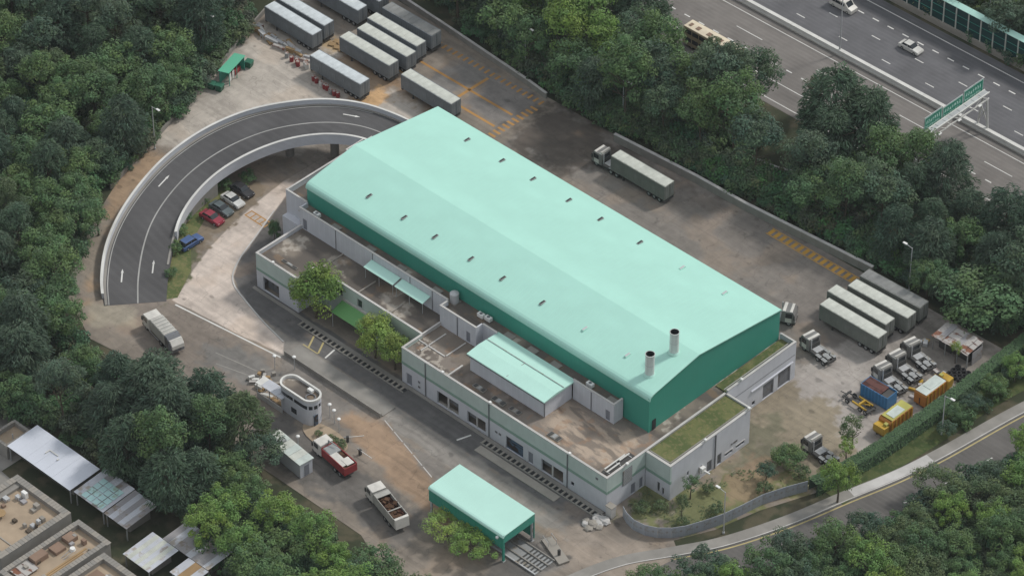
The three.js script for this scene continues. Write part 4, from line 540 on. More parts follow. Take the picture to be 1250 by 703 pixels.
// ---------- containers and plant in the east corner ----------
{
  const t = thing('open_skip_container', 'blue steel container with rusty red open top', 'container', [60.5, 0, -20.3], 0.02); const L = 5.4, W = 2.5;
  const b = obj('body', [bx(-L / 2, L / 2, 0.12, 0.25, -W / 2, W / 2), bx(-L / 2, L / 2, 0.25, 2.5, W / 2 - 0.08, W / 2), bx(-L / 2, L / 2, 0.25, 2.5, -W / 2, -W / 2 + 0.08), bx(-L / 2, -L / 2 + 0.08, 0.25, 2.5, -W / 2 + 0.08, W / 2 - 0.08), bx(L / 2 - 0.08, L / 2, 0.25, 2.5, -W / 2 + 0.08, W / 2 - 0.08)], M(0.05, 0.2, 0.42, 0.55, { map: T.truckdirt }), t);
  for (let k = 0; k < 8; k++) obj('body_rib', [bx(-L / 2 + 0.3 + k * 0.65, -L / 2 + 0.48 + k * 0.65, 0.2, 2.45, W / 2, W / 2 + 0.07)], M(0.06, 0.22, 0.44, 0.55), b);
  obj('top_lid', [bx(-L / 2 + 0.1, 1.2, 2.4, 2.47, -W / 2 + 0.1, W / 2 - 0.1)], M(0.25, 0.1, 0.085, 0.8, { map: T.rust }), t); obj('load', rbx(1.1, L / 2 - 0.1, 0.25, 2.25, -W / 2 + 0.1, W / 2 - 0.1, 0.15), mat.chassis, t); obj('skid_rail', [bx(-L / 2, L / 2, 0, 0.12, -0.6, -0.4), bx(-L / 2, L / 2, 0, 0.12, 0.4, 0.6)], mat.chassis, t); obj('corner_post', [bx(-L / 2 - 0.05, -L / 2 + 0.1, 0, 2.62, W / 2 - 0.1, W / 2 + 0.05), bx(-L / 2 - 0.05, -L / 2 + 0.1, 0, 2.62, -W / 2 - 0.05, -W / 2 + 0.1)], mat.galv, b);
}
function compactor(label, pos, turn, topM, endM) {
  const t = thing('waste_compactor', label, 'compactor', pos, turn, 'yellow waste compactors by the hedge');
  const b = obj('body', prof([[-3, 0.35], [2.2, 0.35], [2.5, 0.8], [2.5, 2.3], [2.2, 2.6], [-2.8, 2.6], [-3, 2.4]], 2.4, 0.06), mat.machineOrange, t);
  for (let k = 0; k < 6; k++) obj('body_rib', [bx(-2.7 + k * 0.95, -2.55 + k * 0.95, 0.4, 2.6, 1.2, 1.28), bx(-2.7 + k * 0.95, -2.55 + k * 0.95, 0.4, 2.6, -1.28, -1.2), bx(-2.7 + k * 0.95, -2.55 + k * 0.95, 2.6, 2.66, -1.2, 1.2)], mat.machineYellow, b);
  obj('top_plate', bx(-2.9, 2.0, 2.66, 2.72, -1.1, 1.1), topM, b); obj('hatch', bx(-1.4, 1.4, 2.72, 2.8, -0.85, 0.7), mat.paleTop, b); obj('hopper', prof([[2.52, 0.5], [3.7, 0.5], [4.0, 1.2], [3.9, 2.1], [2.52, 1.9]], 2.2, 0.05), endM, t); obj('control_box', rbx(2.6, 3.2, 1.95, 2.5, -0.9, -0.3, 0.05), mat.machineLime, t); obj('skid_rail', [bx(-3, 3.6, 0.0, 0.34, -0.65, -0.45), bx(-3, 3.6, 0.0, 0.34, 0.45, 0.65)], mat.chassis, t); obj('lifting_hook', bar([-3.1, 0.6, 0], [-3.1, 1.7, 0], 0.08, 8), mat.chassis, t);
  return t;
}
compactor('yellow-green topped waste compactor nearest the hedge lamp', [66.2, 0, -17.4], -PI / 2, mat.machineLime, mat.machineYellow);
compactor('orange waste compactor with pale blue-white top plate', [66.2, 0, -26.6], PI / 2, mat.paleTop, mat.machineYellow).rotation.y = PI / 2;
{ // hook-lift dolly with yellow frame
  const t = thing('trailer_dolly', 'low dark trailer dolly with yellow frame beside blue container', 'trailer', [59.4, 0, -17.0], -0.06);
  obj('frame', [bx(-3, 3, 0.62, 0.8, -0.6, -0.42), bx(-3, 3, 0.62, 0.8, 0.42, 0.6), bx(-2.9, -2.6, 0.6, 0.85, -1, 1), bx(2.4, 2.7, 0.6, 0.85, -1, 1)], mat.chassis, t); obj('yellow_frame', [bx(-0.8, 2.2, 0.82, 1.1, -0.9, -0.7), bx(-0.8, 2.2, 0.82, 1.1, 0.7, 0.9), bx(0.4, 0.7, 0.82, 1.2, -0.7, 0.7), bar([1, 1, 0], [2.4, 1.9, 0.3], 0.12, 8)], mat.machineYellow, t); obj('drawbar', bar([-3, 0.7, 0], [-4, 0.5, 0], 0.08), mat.chassis, t); for (const s of [-1, 1]) { wheel(t, -1.8, s * 0.85, 0.9, 0.3); wheel(t, 2.1, s * 0.85, 0.9, 0.3); wheel(t, 1.0, s * 0.85, 0.9, 0.3); }
}
{ // rusty open shed with tyres
  const t = thing('rusty_shed', 'open-fronted shed with rusty red and grey sheet roof', 'shed', [62.4, 0, -37.4], 0.0);
  for (let k = 0; k < 7; k++) { const g = bx(-3.7 + k * 1.04, -2.68 + k * 1.04, 0, 0.06, -2.2, 2.0); g.rotateX(0.1); g.rotateZ((hash(k, 3) - 0.5) * 0.06); g.translate(0, 3.0 + (k % 2) * 0.05, 0); obj('roof_sheet', uvm(g), k % 3 === 1 ? mat.tinOld : mat.rust, t); }
  for (const x of [-3.5, -1, 1.4, 3.5]) for (const z of [-1.9, 1.7]) obj('post', bx(x - 0.07, x + 0.07, 0, 2.9, z - 0.07, z + 0.07), mat.greySteel, t);
  obj('back_wall', bx(-3.6, 3.6, 0, 2.6, -2.0, -1.94), mat.tinOld, t); obj('side_wall', bx(3.58, 3.64, 0, 2.6, -1.9, 0.6), mat.tinOld, t); obj('roof_edge', bx(-3.8, 3.7, 2.72, 2.86, 1.8, 1.9), mat.rust, t);
}
for (let k = 0; k < 18; k++) { const g = new THREE.TorusGeometry(0.36, 0.16, 8, 18); g.rotateX(PI / 2); const o = obj('tyre', flat(g), mat.tyre); o.position.set(65.0 + (k % 3) * 1.05, 0.16 + Math.floor(k / 9) * 0.32, -34.6 + (Math.floor(k / 3) % 3) * 1.05); tag(o, 'black tyre dumped in the heap beside the rusty shed', 'tyre', 'tyres heaped by the rusty shed'); }
{ // odds and ends between the tractors and the hedge
  const q = rng(303); for (let k = 0; k < 40; k++) { const L = 0.4 + q() * 1.1, o = obj('scrap_part', rbx(-L / 2, L / 2, 0, 0.15 + q() * 0.55, -0.2, 0.1 + q() * 0.5, 0.04), [mat.chassis, mat.greySteel, mat.rust, mat.galv, mat.machineYellow][Math.floor(q() * 5)]); const b = k % 4; o.position.set(b < 2 ? 62.9 + q() * 1.8 : b === 2 ? 67.6 + q() * 0.8 : 56 + q() * 1.4, 0, b < 2 ? -33.4 + q() * 9 : b === 2 ? -32 + q() * 20 : -37 + q() * 4); o.rotation.y = q() * 3; tag(o, 'small scrap machine part lying near the tractor row', 'scrap', 'scrap parts in the east corner'); }
  const t = thing('added_dark_stack', 'added dark blocks that darken the inside of the rusty shed', 'stack', [62.4, 0, -37.6]); obj('dark_blocks', [rbx(-3, -0.6, 0, 1.6, -1.4, 0.9, 0.06), rbx(-0.3, 2.9, 0, 1.9, -1.3, 0.6, 0.06)], mat.chassis, t); obj('cover', rbx(-3.05, -0.5, 1.6, 1.7, -1.5, 1.0, 0.04), mat.dark, t);  // dark blocks added to deepen the shade inside the open shed
}

// ---------- weighbridge canopy, gatehouse, huts ----------
{
  const t = thing('weighbridge_canopy', 'mint roofed drive-through canopy with dark green skirts over the weighbridge', 'canopy', [35.9, 0, 44.0]);
  const s = [[3.5, 5.0], [3.46, 5.2], [3.3, 5.38], [3.0, 5.46], [-3.4, 5.62], [-3.45, 5.5], [3.0, 5.33], [3.2, 5.25], [3.33, 5.0]];
  const g = new THREE.ExtrudeGeometry(new THREE.Shape(s.map(([z, y]) => new THREE.Vector2(-z, y))), { depth: 15.9, bevelEnabled: false }); g.rotateY(PI / 2); g.translate(-7.95, 0, 0); obj('roof', uvm(g), mat.mintLight, t);
  const sk = obj('skirt', bx(-7.9, 7.9, 2.6, 5.05, 3.28, 3.36), mat.green, t, 'dark green side skirt'); { const r = []; for (let x = -7.7; x < 7.8; x += 0.6) r.push(bx(x, x + 0.12, 2.65, 5, 3.36, 3.4)); obj('skirt_rib', r, mat.green, sk).userData.kind = 'stuff'; }
  obj('skirt', bx(-7.9, 7.9, 0.5, 5.5, -3.4, -3.32), mat.green, t); obj('fascia', bx(7.8, 7.9, 3.9, 5.42, -3.3, 3.27), mat.green, t); obj('fascia', bx(-7.9, -7.8, 3.9, 5.42, -3.3, 3.27), mat.green, t);  // far-side skirt carried down low to darken the space under the roof
  for (const x of [-7.6, -2.6, 2.6, 7.6]) for (const z of [-3.1, 3.1]) { const p = obj('column', bx(x - 0.15, x + 0.15, 0, 5.0, z - 0.15, z + 0.15), z > 0 && x > 7 ? mat.green : mat.galv, t); obj('base_plate', bx(x - 0.3, x + 0.3, 0, 0.06, z - 0.3, z + 0.3), mat.greySteel, p); }
  obj('ceiling', bx(-7.7, 7.7, 5.12, 5.2, -3.2, 3.1), mat.shutter, t); obj('floodlight', rbx(6.6, 7, 4.5, 4.85, 3.42, 3.8, 0.05), mat.lamp, t);
}
{
  const t = thing('weighbridge', 'steel deck weighbridge with rails beneath and beyond the mint canopy', 'weighbridge', [40.6, 0, 44]);
  obj('deck_plate', bx(-8, 8.5, 0.004, 0.12, -2.0, 2.0), mat.greySteel, t); for (const z of [-2.1, -0.7, 0.8, 2.1]) obj('guide_rail', bx(-8, 8.6, 0.12, 0.32, z - 0.1, z + 0.1), z > 1 ? mat.galv : mat.oldConcrete, t); for (let k = 0; k < 6; k++) obj('cross_plate', bx(4.4 + k * 0.7, 4.7 + k * 0.7, 0.12, 0.16, -1.9, 1.9), mat.chassis, t);
}
{ // barrier kiosk kit on the exit lane: low pale plinth with rails
  const t = thing('exit_plinth', 'low pale concrete plinth with rails beside the exit lane', 'plinth', [47.4, 0, 40.1], -0.35);
  obj('plinth', rbx(-2.6, 3.4, 0, 0.4, -0.9, 0.9, 0.06), mat.concrete, t); for (const z of [-0.7, 0.7]) obj('handrail', [bar([-2.4, 0.4, z], [-2.4, 1.3, z], 0.04), bar([-0.6, 0.4, z], [-0.6, 1.3, z], 0.04), bar([-2.4, 1.3, z], [-0.6, 1.3, z], 0.04)], mat.galv, t); obj('card_post', rbx(1.5, 1.8, 0.4, 1.5, -0.2, 0.2, 0.04), mat.chassis, t);
}
{ // oval gatehouse
  const t = thing('gatehouse', 'oval-ended white gatehouse tower with sunken roof beside the lane', 'gatehouse', [-2.6, 0, 44.9]);
  const stad = (L, r, n = 14) => { const p = []; for (let i = 0; i <= n; i++) { const a = -PI / 2 + PI * i / n; p.push(new THREE.Vector2(L + r * Math.cos(a), r * Math.sin(a))); } for (let i = 0; i <= n; i++) { const a = PI / 2 + PI * i / n; p.push(new THREE.Vector2(-L + r * Math.cos(a), r * Math.sin(a))); } return p; };
  const ring = (L, r, w, y0, y1) => { const s = new THREE.Shape(stad(L, r)); s.holes.push(new THREE.Path(stad(L, r - w).reverse())); const g = new THREE.ExtrudeGeometry(s, { depth: y1 - y0, bevelEnabled: false }); g.rotateX(PI / 2); g.translate(0, y1, 0); return uvm(g); };
  obj('wall', ring(2.2, 1.62, 0.2, 0, 3.3), mat.wall, t); const wb = obj('window_band', ring(2.2, 1.58, 0.1, 3.3, 4.1), mat.glass, t); for (let k = 0; k < 12; k++) { const a = k / 12 * PI * 2, L = Math.cos(a) > 0.15 ? 2.2 : Math.cos(a) < -0.15 ? -2.2 : 0; const x = L + Math.cos(a) * 1.58, z = Math.sin(a) * 1.58; obj('mullion', bx(x - 0.09, x + 0.09, 3.28, 4.12, z - 0.09, z + 0.09), mat.wall, wb); }
  obj('upper_wall', ring(2.2, 1.66, 0.22, 4.1, 4.9), mat.wall, t); obj('parapet', ring(2.2, 1.75, 0.32, 4.9, 5.25), mat.white, t);
  const rf = new THREE.ExtrudeGeometry(new THREE.Shape(stad(2.2, 1.44)), { depth: 0.15, bevelEnabled: false }); rf.rotateX(PI / 2); rf.translate(0, 4.72, 0); obj('roof_deck', uvm(rf), mat.roof, t); obj('roof_unit', rbx(0.9, 1.9, 4.72, 5.3, -1.1, -0.5, 0.05), mat.lamp, t); obj('roof_ring', (() => { const g = new THREE.TorusGeometry(0.75, 0.1, 8, 22); g.rotateX(PI / 2); g.translate(2.4, 4.85, 0.2); return flat(g); })(), mat.shutter, t);
  obj('door', bx(3.7, 3.86, 0.1, 2.2, 0.1, 0.9), mat.blue, t); obj('window', bx(-0.6, 0.6, 1.0, 2.0, 1.6, 1.66), mat.glass, t);
}
{
  const t = thing('shelter', 'small white-roofed shelter joined to the oval gatehouse', 'shelter', [-7.6, 0, 46.2]);
  for (let k = 0; k < 5; k++) { const g = bx(-3 + k * 1.2, -1.82 + k * 1.2, 0, 0.08, -1.0, 1.0); g.translate(0, 3.0 - Math.abs(k - 2) * 0.03, 0); obj('roof_sheet', g, k ? mat.tin : mat.white, t); }
  for (const x of [-2.8, 0, 2.8]) for (const z of [-0.85, 0.85]) obj('post', bx(x - 0.06, x + 0.06, 0, 2.96, z - 0.06, z + 0.06), mat.galv, t); obj('low_wall', bx(-2.8, 2.8, 0, 1.0, 0.8, 0.9), mat.cap, t); obj('bench', bx(-2.2, 2, 0.42, 0.5, -0.5, 0.1), mat.wood, t);
}
{
  const t = thing('site_cabin', 'long site cabin with pale greenish roof half under trees', 'cabin', [4.3, 0, 54.0], -0.1);
  obj('wall', bx(-4.1, 4.1, 0, 2.8, -1.2, 1.2), mat.wall, t); for (let k = 0; k < 6; k++) obj('roof_sheet', bx(-4.3 + k * 1.44, -2.9 + k * 1.44, 2.8, 2.93 + (k % 2) * 0.02, -1.4, 1.4), k % 2 ? mat.paleTop : mat.contRoof, t); for (const x of [-2.5, 0.4]) { const w = obj('window', bx(x, x + 1.2, 1.1, 2.0, -1.24, -1.2), mat.glass, t); obj('sill', bx(x - 0.1, x + 1.3, 1.0, 1.08, -1.32, -1.2), mat.cap, w); } obj('door', bx(4.1, 4.16, 0.1, 2.1, -0.5, 0.4), mat.door, t); obj('roof_box', rbx(-2.4, -1.4, 2.95, 3.4, -0.5, 0.5, 0.06), mat.greySteel, t);
}
// barrier arms and bollard lamps by the gate
for (const [x, z, a, lab] of [[7.4, 44.6, 0.9, 'short white lane barrier arm at the planted gate island'], [11, 45.4, 0, 'second lane barrier arm beyond the planted island']]) { const t = thing('lane_barrier', lab, 'barrier', [x, 0, z], a, 'lane barrier arms'); obj('post', rbx(-0.2, 0.2, 0, 1.1, -0.2, 0.2, 0.04), mat.chassis, t); obj('arm', bx(0.2, 2.6, 0.85, 0.95, -0.04, 0.04), mat.white, t); obj('counterweight', bx(-0.6, -0.2, 0.8, 1.0, -0.08, 0.08), mat.greySteel, t); }
for (const [x, z, lab] of [[1.4, 42.6, 'white dome lamp on short post beside gatehouse, first of pair'], [2.9, 43.1, 'white dome lamp on short post beside gatehouse, second of pair'], [4.9, 44.0, 'white dome lamp on the planted gate island'], [3.2, 51.2, 'white dome lamp in front of the long cabin'], [-13.2, 40.6, 'white dome lamp on the traffic island before the gate'], [-10.8, 38.6, 'white dome lamp near the end of the white edge line']]) { const t = thing('lamp_post', lab, 'lamp', [x, 0, z], 0, 'white dome lamps round the gate'); obj('post', bar([0, 0, 0], [0, 2.6, 0], 0.06, 8), mat.galv, t); const g = new THREE.SphereGeometry(0.3, 14, 8); g.scale(1.1, 0.7, 1.1); g.translate(0, 2.75, 0); obj('lamp_head', flat(g), mat.lamp, t); }
// traffic furniture of scrap and timber on the gate island
{ const q = rng(12); for (let k = 0; k < 34; k++) { const L = 0.5 + q() * 1.3, h = 0.2 + q() * 0.6, o = obj('timber_offcut', rbx(-L / 2, L / 2, 0, h, -0.25, 0.25, 0.04), [mat.wood, mat.concrete, mat.white, mat.rust][k % 4]); o.position.set(-14.5 + q() * 6, 0, 41 + q() * 5.2); o.rotation.y = q() * 3; tag(o, 'small offcut lying in clutter on the gate island', 'offcut', 'offcuts on the gate island'); } }
// street lamps: tall mast, arm, white head
function streetLamp(label, x, z, h, turn, y = 0) { const t = thing('street_lamp', label, 'lamp', [x, y, z], turn, 'street lamps'); obj('mast', [cyl(0.11, 0.07, h, 0, h / 2, 0, 10), cyl(0.2, 0.2, 0.3, 0, 0.15, 0, 10)], mat.galv, t); obj('arm', bar([0, h - 0.1, 0], [1.3, h + 0.12, 0], 0.05, 8), mat.galv, t); obj('lamp_head', rbx(1.1, 1.9, h + 0.05, h + 0.24, -0.2, 0.2, 0.06), mat.lamp, t); return t; }
streetLamp('street lamp poking out of forest at upper left', -82.2, -9, 9, 0); streetLamp('street lamp at forest edge beside the ramp path', -69.1, 15.5, 9, 0); streetLamp('street lamp among trees behind the container bays', -39.5, -44.4, 9, 0); streetLamp('street lamp among trees behind the parked articulated lorry', -17, -45, 9, 0); streetLamp('street lamp at the hedge above the curving road', 73.0, -20.8, 8, 0, 0.0); streetLamp('street lamp on pavement outside the sheet metal fence', 63.4, 19.6, 8.5, PI); streetLamp('street lamp beyond the noise barrier', 12.5, -107.4, 9, -PI / 2); streetLamp('street lamp near container row under the trees', 47, -44.2, 9, PI);
{ const t = thing('highway_lamp', 'tall twin-arm lamp standing on the highway median', 'lamp', [-3.0, 1.05, -85.65]); obj('mast', cyl(0.16, 0.08, 13, 0, 6.5, 0, 10), mat.galv, t); for (const s of [-1, 1]) { const a = obj('arm', bar([0, 12.9, 0], [0, 13.3, s * 2.2], 0.06, 8), mat.galv, t); obj('lamp_head', rbx(-0.18, 0.18, 13.25, 13.42, s * 2.4 - 0.45, s * 2.4 + 0.45, 0.05), mat.lamp, a); } }
// ---------- highway sign gantry ----------
{
  const t = thing('sign_gantry', 'white steel truss gantry with green direction sign boards over the highway', 'gantry', [28.6, 0, -77]);
  const Y = 6.6, D = 1.0, Hh = 1.3, z0 = -9.4, z1 = 9.8, tr = [];
  const beam = obj('truss_beam', [bx(-D / 2 - 0.1, -D / 2 + 0.1, Y, Y + 0.22, z0, z1), bx(D / 2 - 0.1, D / 2 + 0.1, Y, Y + 0.22, z0, z1), bx(-D / 2 - 0.1, -D / 2 + 0.1, Y + Hh, Y + Hh + 0.22, z0, z1), bx(D / 2 - 0.1, D / 2 + 0.1, Y + Hh, Y + Hh + 0.22, z0, z1)], mat.white, t);
  for (let k = 0; k < 10; k++) { const a = z0 + 0.2 + k * 1.9, b = a + 1.9; for (const s of [-D / 2, D / 2]) obj('truss_brace', bar([s, Y + (k % 2 ? Hh : 0) + 0.1, a], [s, Y + (k % 2 ? 0 : Hh) + 0.1, b], 0.07), mat.white, beam); obj('walkway_plate', bx(-D / 2 + 0.1, D / 2 - 0.1, Y + Hh + 0.16, Y + Hh + 0.21, a, b - 0.08), mat.galv, beam); }
  for (const [z, x0] of [[-9, -0.9], [-9, 0.9], [9.4, -0.9], [9.4, 0.9]]) { const c = obj('column', bar([x0 * 1.25, 0, z], [x0 * 0.5, Y, z], 0.2, 10), mat.white, t); obj('column_base', bx(x0 * 1.25 - 0.4, x0 * 1.25 + 0.4, 0, 0.3, z - 0.4, z + 0.4), mat.concrete, c); }
  obj('portal_brace', [bar([-1.05, 1.6, -9], [0.7, 5.0, -9], 0.1, 8), bar([1.05, 1.6, -9], [-0.7, 5.0, -9], 0.1, 8)], mat.white, t);
  // sign faces: green with white arrows and illegible characters, as far as the photo shows them
  const cv = document.createElement('canvas'); cv.width = 512; cv.height = 256; const c = cv.getContext('2d'); c.fillStyle = '#0d7a63'; c.fillRect(0, 0, 512, 256); c.strokeStyle = '#d8efe6'; c.lineWidth = 7; c.strokeRect(8, 8, 496, 240);
  const q = rng(31); c.lineWidth = 6; for (let k = 0; k < 7; k++) { const x = 44 + k * 62, y = 40; for (let s = 0; s < 6; s++) { c.beginPath(); c.moveTo(x + q() * 44, y + q() * 60); c.lineTo(x + q() * 44, y + q() * 60); c.stroke(); } } for (let k = 0; k < 9; k++) { const x = 40 + k * 48; c.strokeRect(x, 126 + (k % 3) * 4, 22, 20); }
  c.fillStyle = '#e4f4ee'; for (const x of [120, 256, 392]) { c.fillRect(x - 7, 172, 14, 36); c.beginPath(); c.moveTo(x - 26, 204); c.lineTo(x + 26, 204); c.lineTo(x, 236); c.fill(); }
  const st = new THREE.CanvasTexture(cv); st.colorSpace = THREE.SRGBColorSpace; const sm = new THREE.MeshStandardMaterial({ map: st, roughness: 0.5 });
  for (const [a, b, h] of [[-9.2, -4.0, 4.0], [-3.8, 1.6, 3.6], [1.8, 6.4, 4.0]]) { const p = obj('sign_board', bx(-D / 2 - 0.42, -D / 2 - 0.3, Y - 0.2, Y - 0.2 + h, a, b), mat.galv, t); const f = new THREE.PlaneGeometry(b - a - 0.06, h - 0.06); f.rotateY(PI / 2); f.translate(-D / 2 - 0.29, Y - 0.2 + h / 2, (a + b) / 2); obj('sign_face', f, sm, p); obj('sign_lamp', rbx(D / 2 + 0.1, D / 2 + 0.5, Y + 0.1, Y + 0.3, (a + b) / 2 - 0.4, (a + b) / 2 + 0.4, 0.04), mat.lamp, p); }
}
// ---------- noise barrier ----------
{
  const t = thing('noise_barrier', 'tall dark glazed noise barrier with pale posts and white cap beyond highway', 'barrier', [0, 0, -104.3]);
  obj('base_wall', bx(-60, 70, -0.06, 1.1, -0.25, 0.35), mat.concrete, t); const P = 2.75, panelM = M(0.012, 0.05, 0.05, 0.15);
  for (let k = 0; k < 42; k++) { const x = -50 + k * P; obj('post', bx(x - 0.11, x + 0.11, 1.1, 5.7, -0.2, 0.14), mat.contRoof, t); const p = obj('panel', bx(x + 0.11, x + P - 0.11, 1.1, 5.5, -0.06, 0.0), panelM, t); obj('panel_rail', [bx(x + 0.11, x + P - 0.11, 2.5, 2.6, 0, 0.04), bx(x + 0.11, x + P - 0.11, 4.0, 4.1, 0, 0.04)], mat.green, p); const g = bx(x, x + P - 0.03, 0, 0.1, -1.0, 0.2); g.rotateX(0.3); g.translate(0, 5.72, 0); obj('cap_sheet', uvm(g), mat.mintLight, t); }
}
// ---------- walls and fences ----------
function polyWall(name, label, cat, pts, h, th, m, capM, seg = 3, y0 = 0) {
  const t = thing(name, label, cat, [pts[0][0], y0, pts[0][1]]), ox = pts[0][0], oz = pts[0][1];
  for (let i = 0; i + 1 < pts.length; i++) { const [ax, az] = pts[i], [bx_, bz] = pts[i + 1], L = Math.hypot(bx_ - ax, bz - az), n = Math.max(1, Math.round(L / seg)), a = Math.atan2(-(bz - az), bx_ - ax);
    for (let k = 0; k < n; k++) { const l = L / n, g = bx(-l / 2 + 0.015, l / 2 - 0.015, -0.05, h, -th / 2, th / 2), f = (k + 0.5) / n, o = obj('panel', g, m, t); o.position.set(lerp(ax, bx_, f) - ox, 0, lerp(az, bz, f) - oz); o.rotation.y = a; if (capM) obj('coping', bx(-l / 2, l / 2, h, h + 0.1, -th / 2 - 0.06, th / 2 + 0.06), capM, o); } }
  return t;
}
polyWall('boundary_wall', 'low concrete boundary wall along the north edge of the yard', 'wall', [[-83, -44.6], [-56, -42.9], [-36, -41.4], [-31, -40.8]], 1.1, 0.35, mat.oldConcrete, mat.cap);
polyWall('retaining_wall', 'dark stepped retaining wall behind the articulated lorry', 'wall', [[-14.5, -40.2], [3, -41.3], [14, -41.5], [40, -43.4]], 1.5, 0.45, mat.oldConcrete, mat.cap);
polyWall('forest_fence', 'low weathered wall between forest and the north-west yard', 'wall', [[-66.4, 28], [-69.6, 18], [-73.4, 6], [-77, -5.2], [-81.8, -17.2], [-84.4, -25]], 0.9, 0.25, mat.oldConcrete, null, 2.6);
polyWall('sheet_fence', 'blue-grey sheet metal fence curving round the grassy corner', 'fence', [[49.8, 27.4], [51.2, 28.1], [53, 28.5], [55, 28.2], [56.8, 27.3], [58.4, 25.8], [59.6, 24], [60.8, 21.2], [61.9, 18.2], [62.7, 14.6], [63.4, 10.7], [64.8, 7], [66.4, 3.6]], 2.1, 0.07, M(0.4, 0.43, 0.48, 0.5, { map: T.tin }), null, 2.2);
polyWall('concrete_wall', 'grey retaining wall below the highway shoulder seen between trees', 'wall', [[6, -50.6], [12, -51.6], [18, -54]], 2.2, 0.4, mat.wall, mat.cap, 3);
polyWall('lane_kerb_wall', 'low dark kerb wall dividing the gate lane from the drive', 'wall', [[-14.6, 37.1], [-4, 37.1], [7.2, 37.1]], 0.85, 0.3, mat.oldConcrete, null, 3);
{ const t = thing('gate_pillar', 'stubby pale gate pillar at the annex corner', 'pillar', [48.4, 0, 28.6]); obj('shaft', rbx(-0.6, 0.6, 0, 2.0, -0.5, 0.5, 0.05), mat.cap, t); obj('cap', rbx(-0.7, 0.7, 2.0, 2.15, -0.6, 0.6, 0.04), mat.concrete, t); }
{ const q = rng(77); for (let k = 0; k < 14; k++) { const s = 0.45 + q() * 0.55, g = new THREE.IcosahedronGeometry(1, 1), p = g.attributes.position; for (let i = 0; i < p.count; i++) { const v = 0.75 + 0.5 * hash(Math.round(p.getX(i) * 9) + k * 7, Math.round(p.getY(i) * 9 + p.getZ(i) * 31)); p.setXYZ(i, p.getX(i) * v * s, Math.max(-0.25, p.getY(i) * v * 0.45) * s, p.getZ(i) * v * s); } g.computeVertexNormals(); const o = obj('rubble_sack', uvm(flat(g)), k % 3 ? mat.cap : mat.concrete); o.position.set(46.6 + q() * 2.6, 0.24 * s, 30 + q() * 3.2); tag(o, 'pale sack of rubble heaped by the gate pillar', 'sack', 'sacks of rubble at the annex corner'); } }
// ---------- north-west yard: kiosk, drums, timber ----------
{
  const t = thing('yard_kiosk', 'small kiosk with sloping bright green roof in the far yard', 'kiosk', [-74.6, 0, -7.6], 0.3);
  const g = bx(-1.1, 1.1, 0, 0.1, -2.9, 2.9); g.rotateZ(0.08); g.translate(0, 2.8, 0); obj('roof', uvm(g), M(0.12, 0.46, 0.3, 0.5, { map: T.paint }), t); obj('wall', [bx(-1, -0.92, 0, 2.7, -2.7, 2.7), bx(-0.9, 0.9, 0, 2.7, -2.75, -2.67)], mat.green, t); for (const z of [-2.6, 0, 2.6]) obj('post', bx(0.9, 1.0, 0, 2.8, z - 0.06, z + 0.06), mat.green, t); for (const z of [0.3, 1.4]) obj('white_panel', bx(0.6, 0.66, 0.4, 2.0, z, z + 0.7), mat.white, t); obj('counter', rbx(-0.7, 0.4, 0, 0.95, -2.2, -0.4, 0.05), mat.red, t);
  for (const [x, z, lab] of [[-73.3, -3.4, 'dark green wheeled bin before the green-roofed kiosk'], [-74.6, -2.9, 'dark green wheeled bin beside the kiosk end'], [-74.6, -11.6, 'dark green wheeled bin behind the kiosk']]) { const b = thing('wheeled_bin', lab, 'bin', [x, 0, z], 0.3, 'green wheeled bins'); obj('body', prof([[-0.5, 0.15], [0.5, 0.15], [0.62, 1.1], [-0.62, 1.1]], 1.2, 0.04), M(0.02, 0.1, 0.06, 0.5), b); obj('lid', prof([[-0.66, 1.1], [0.66, 1.1], [0.5, 1.3], [-0.6, 1.25]], 1.26, 0.03), M(0.025, 0.13, 0.08, 0.5), b); for (const s of [-1, 1]) wheel(b, -0.4, s * 0.5, 0.26, 0.12); }
}
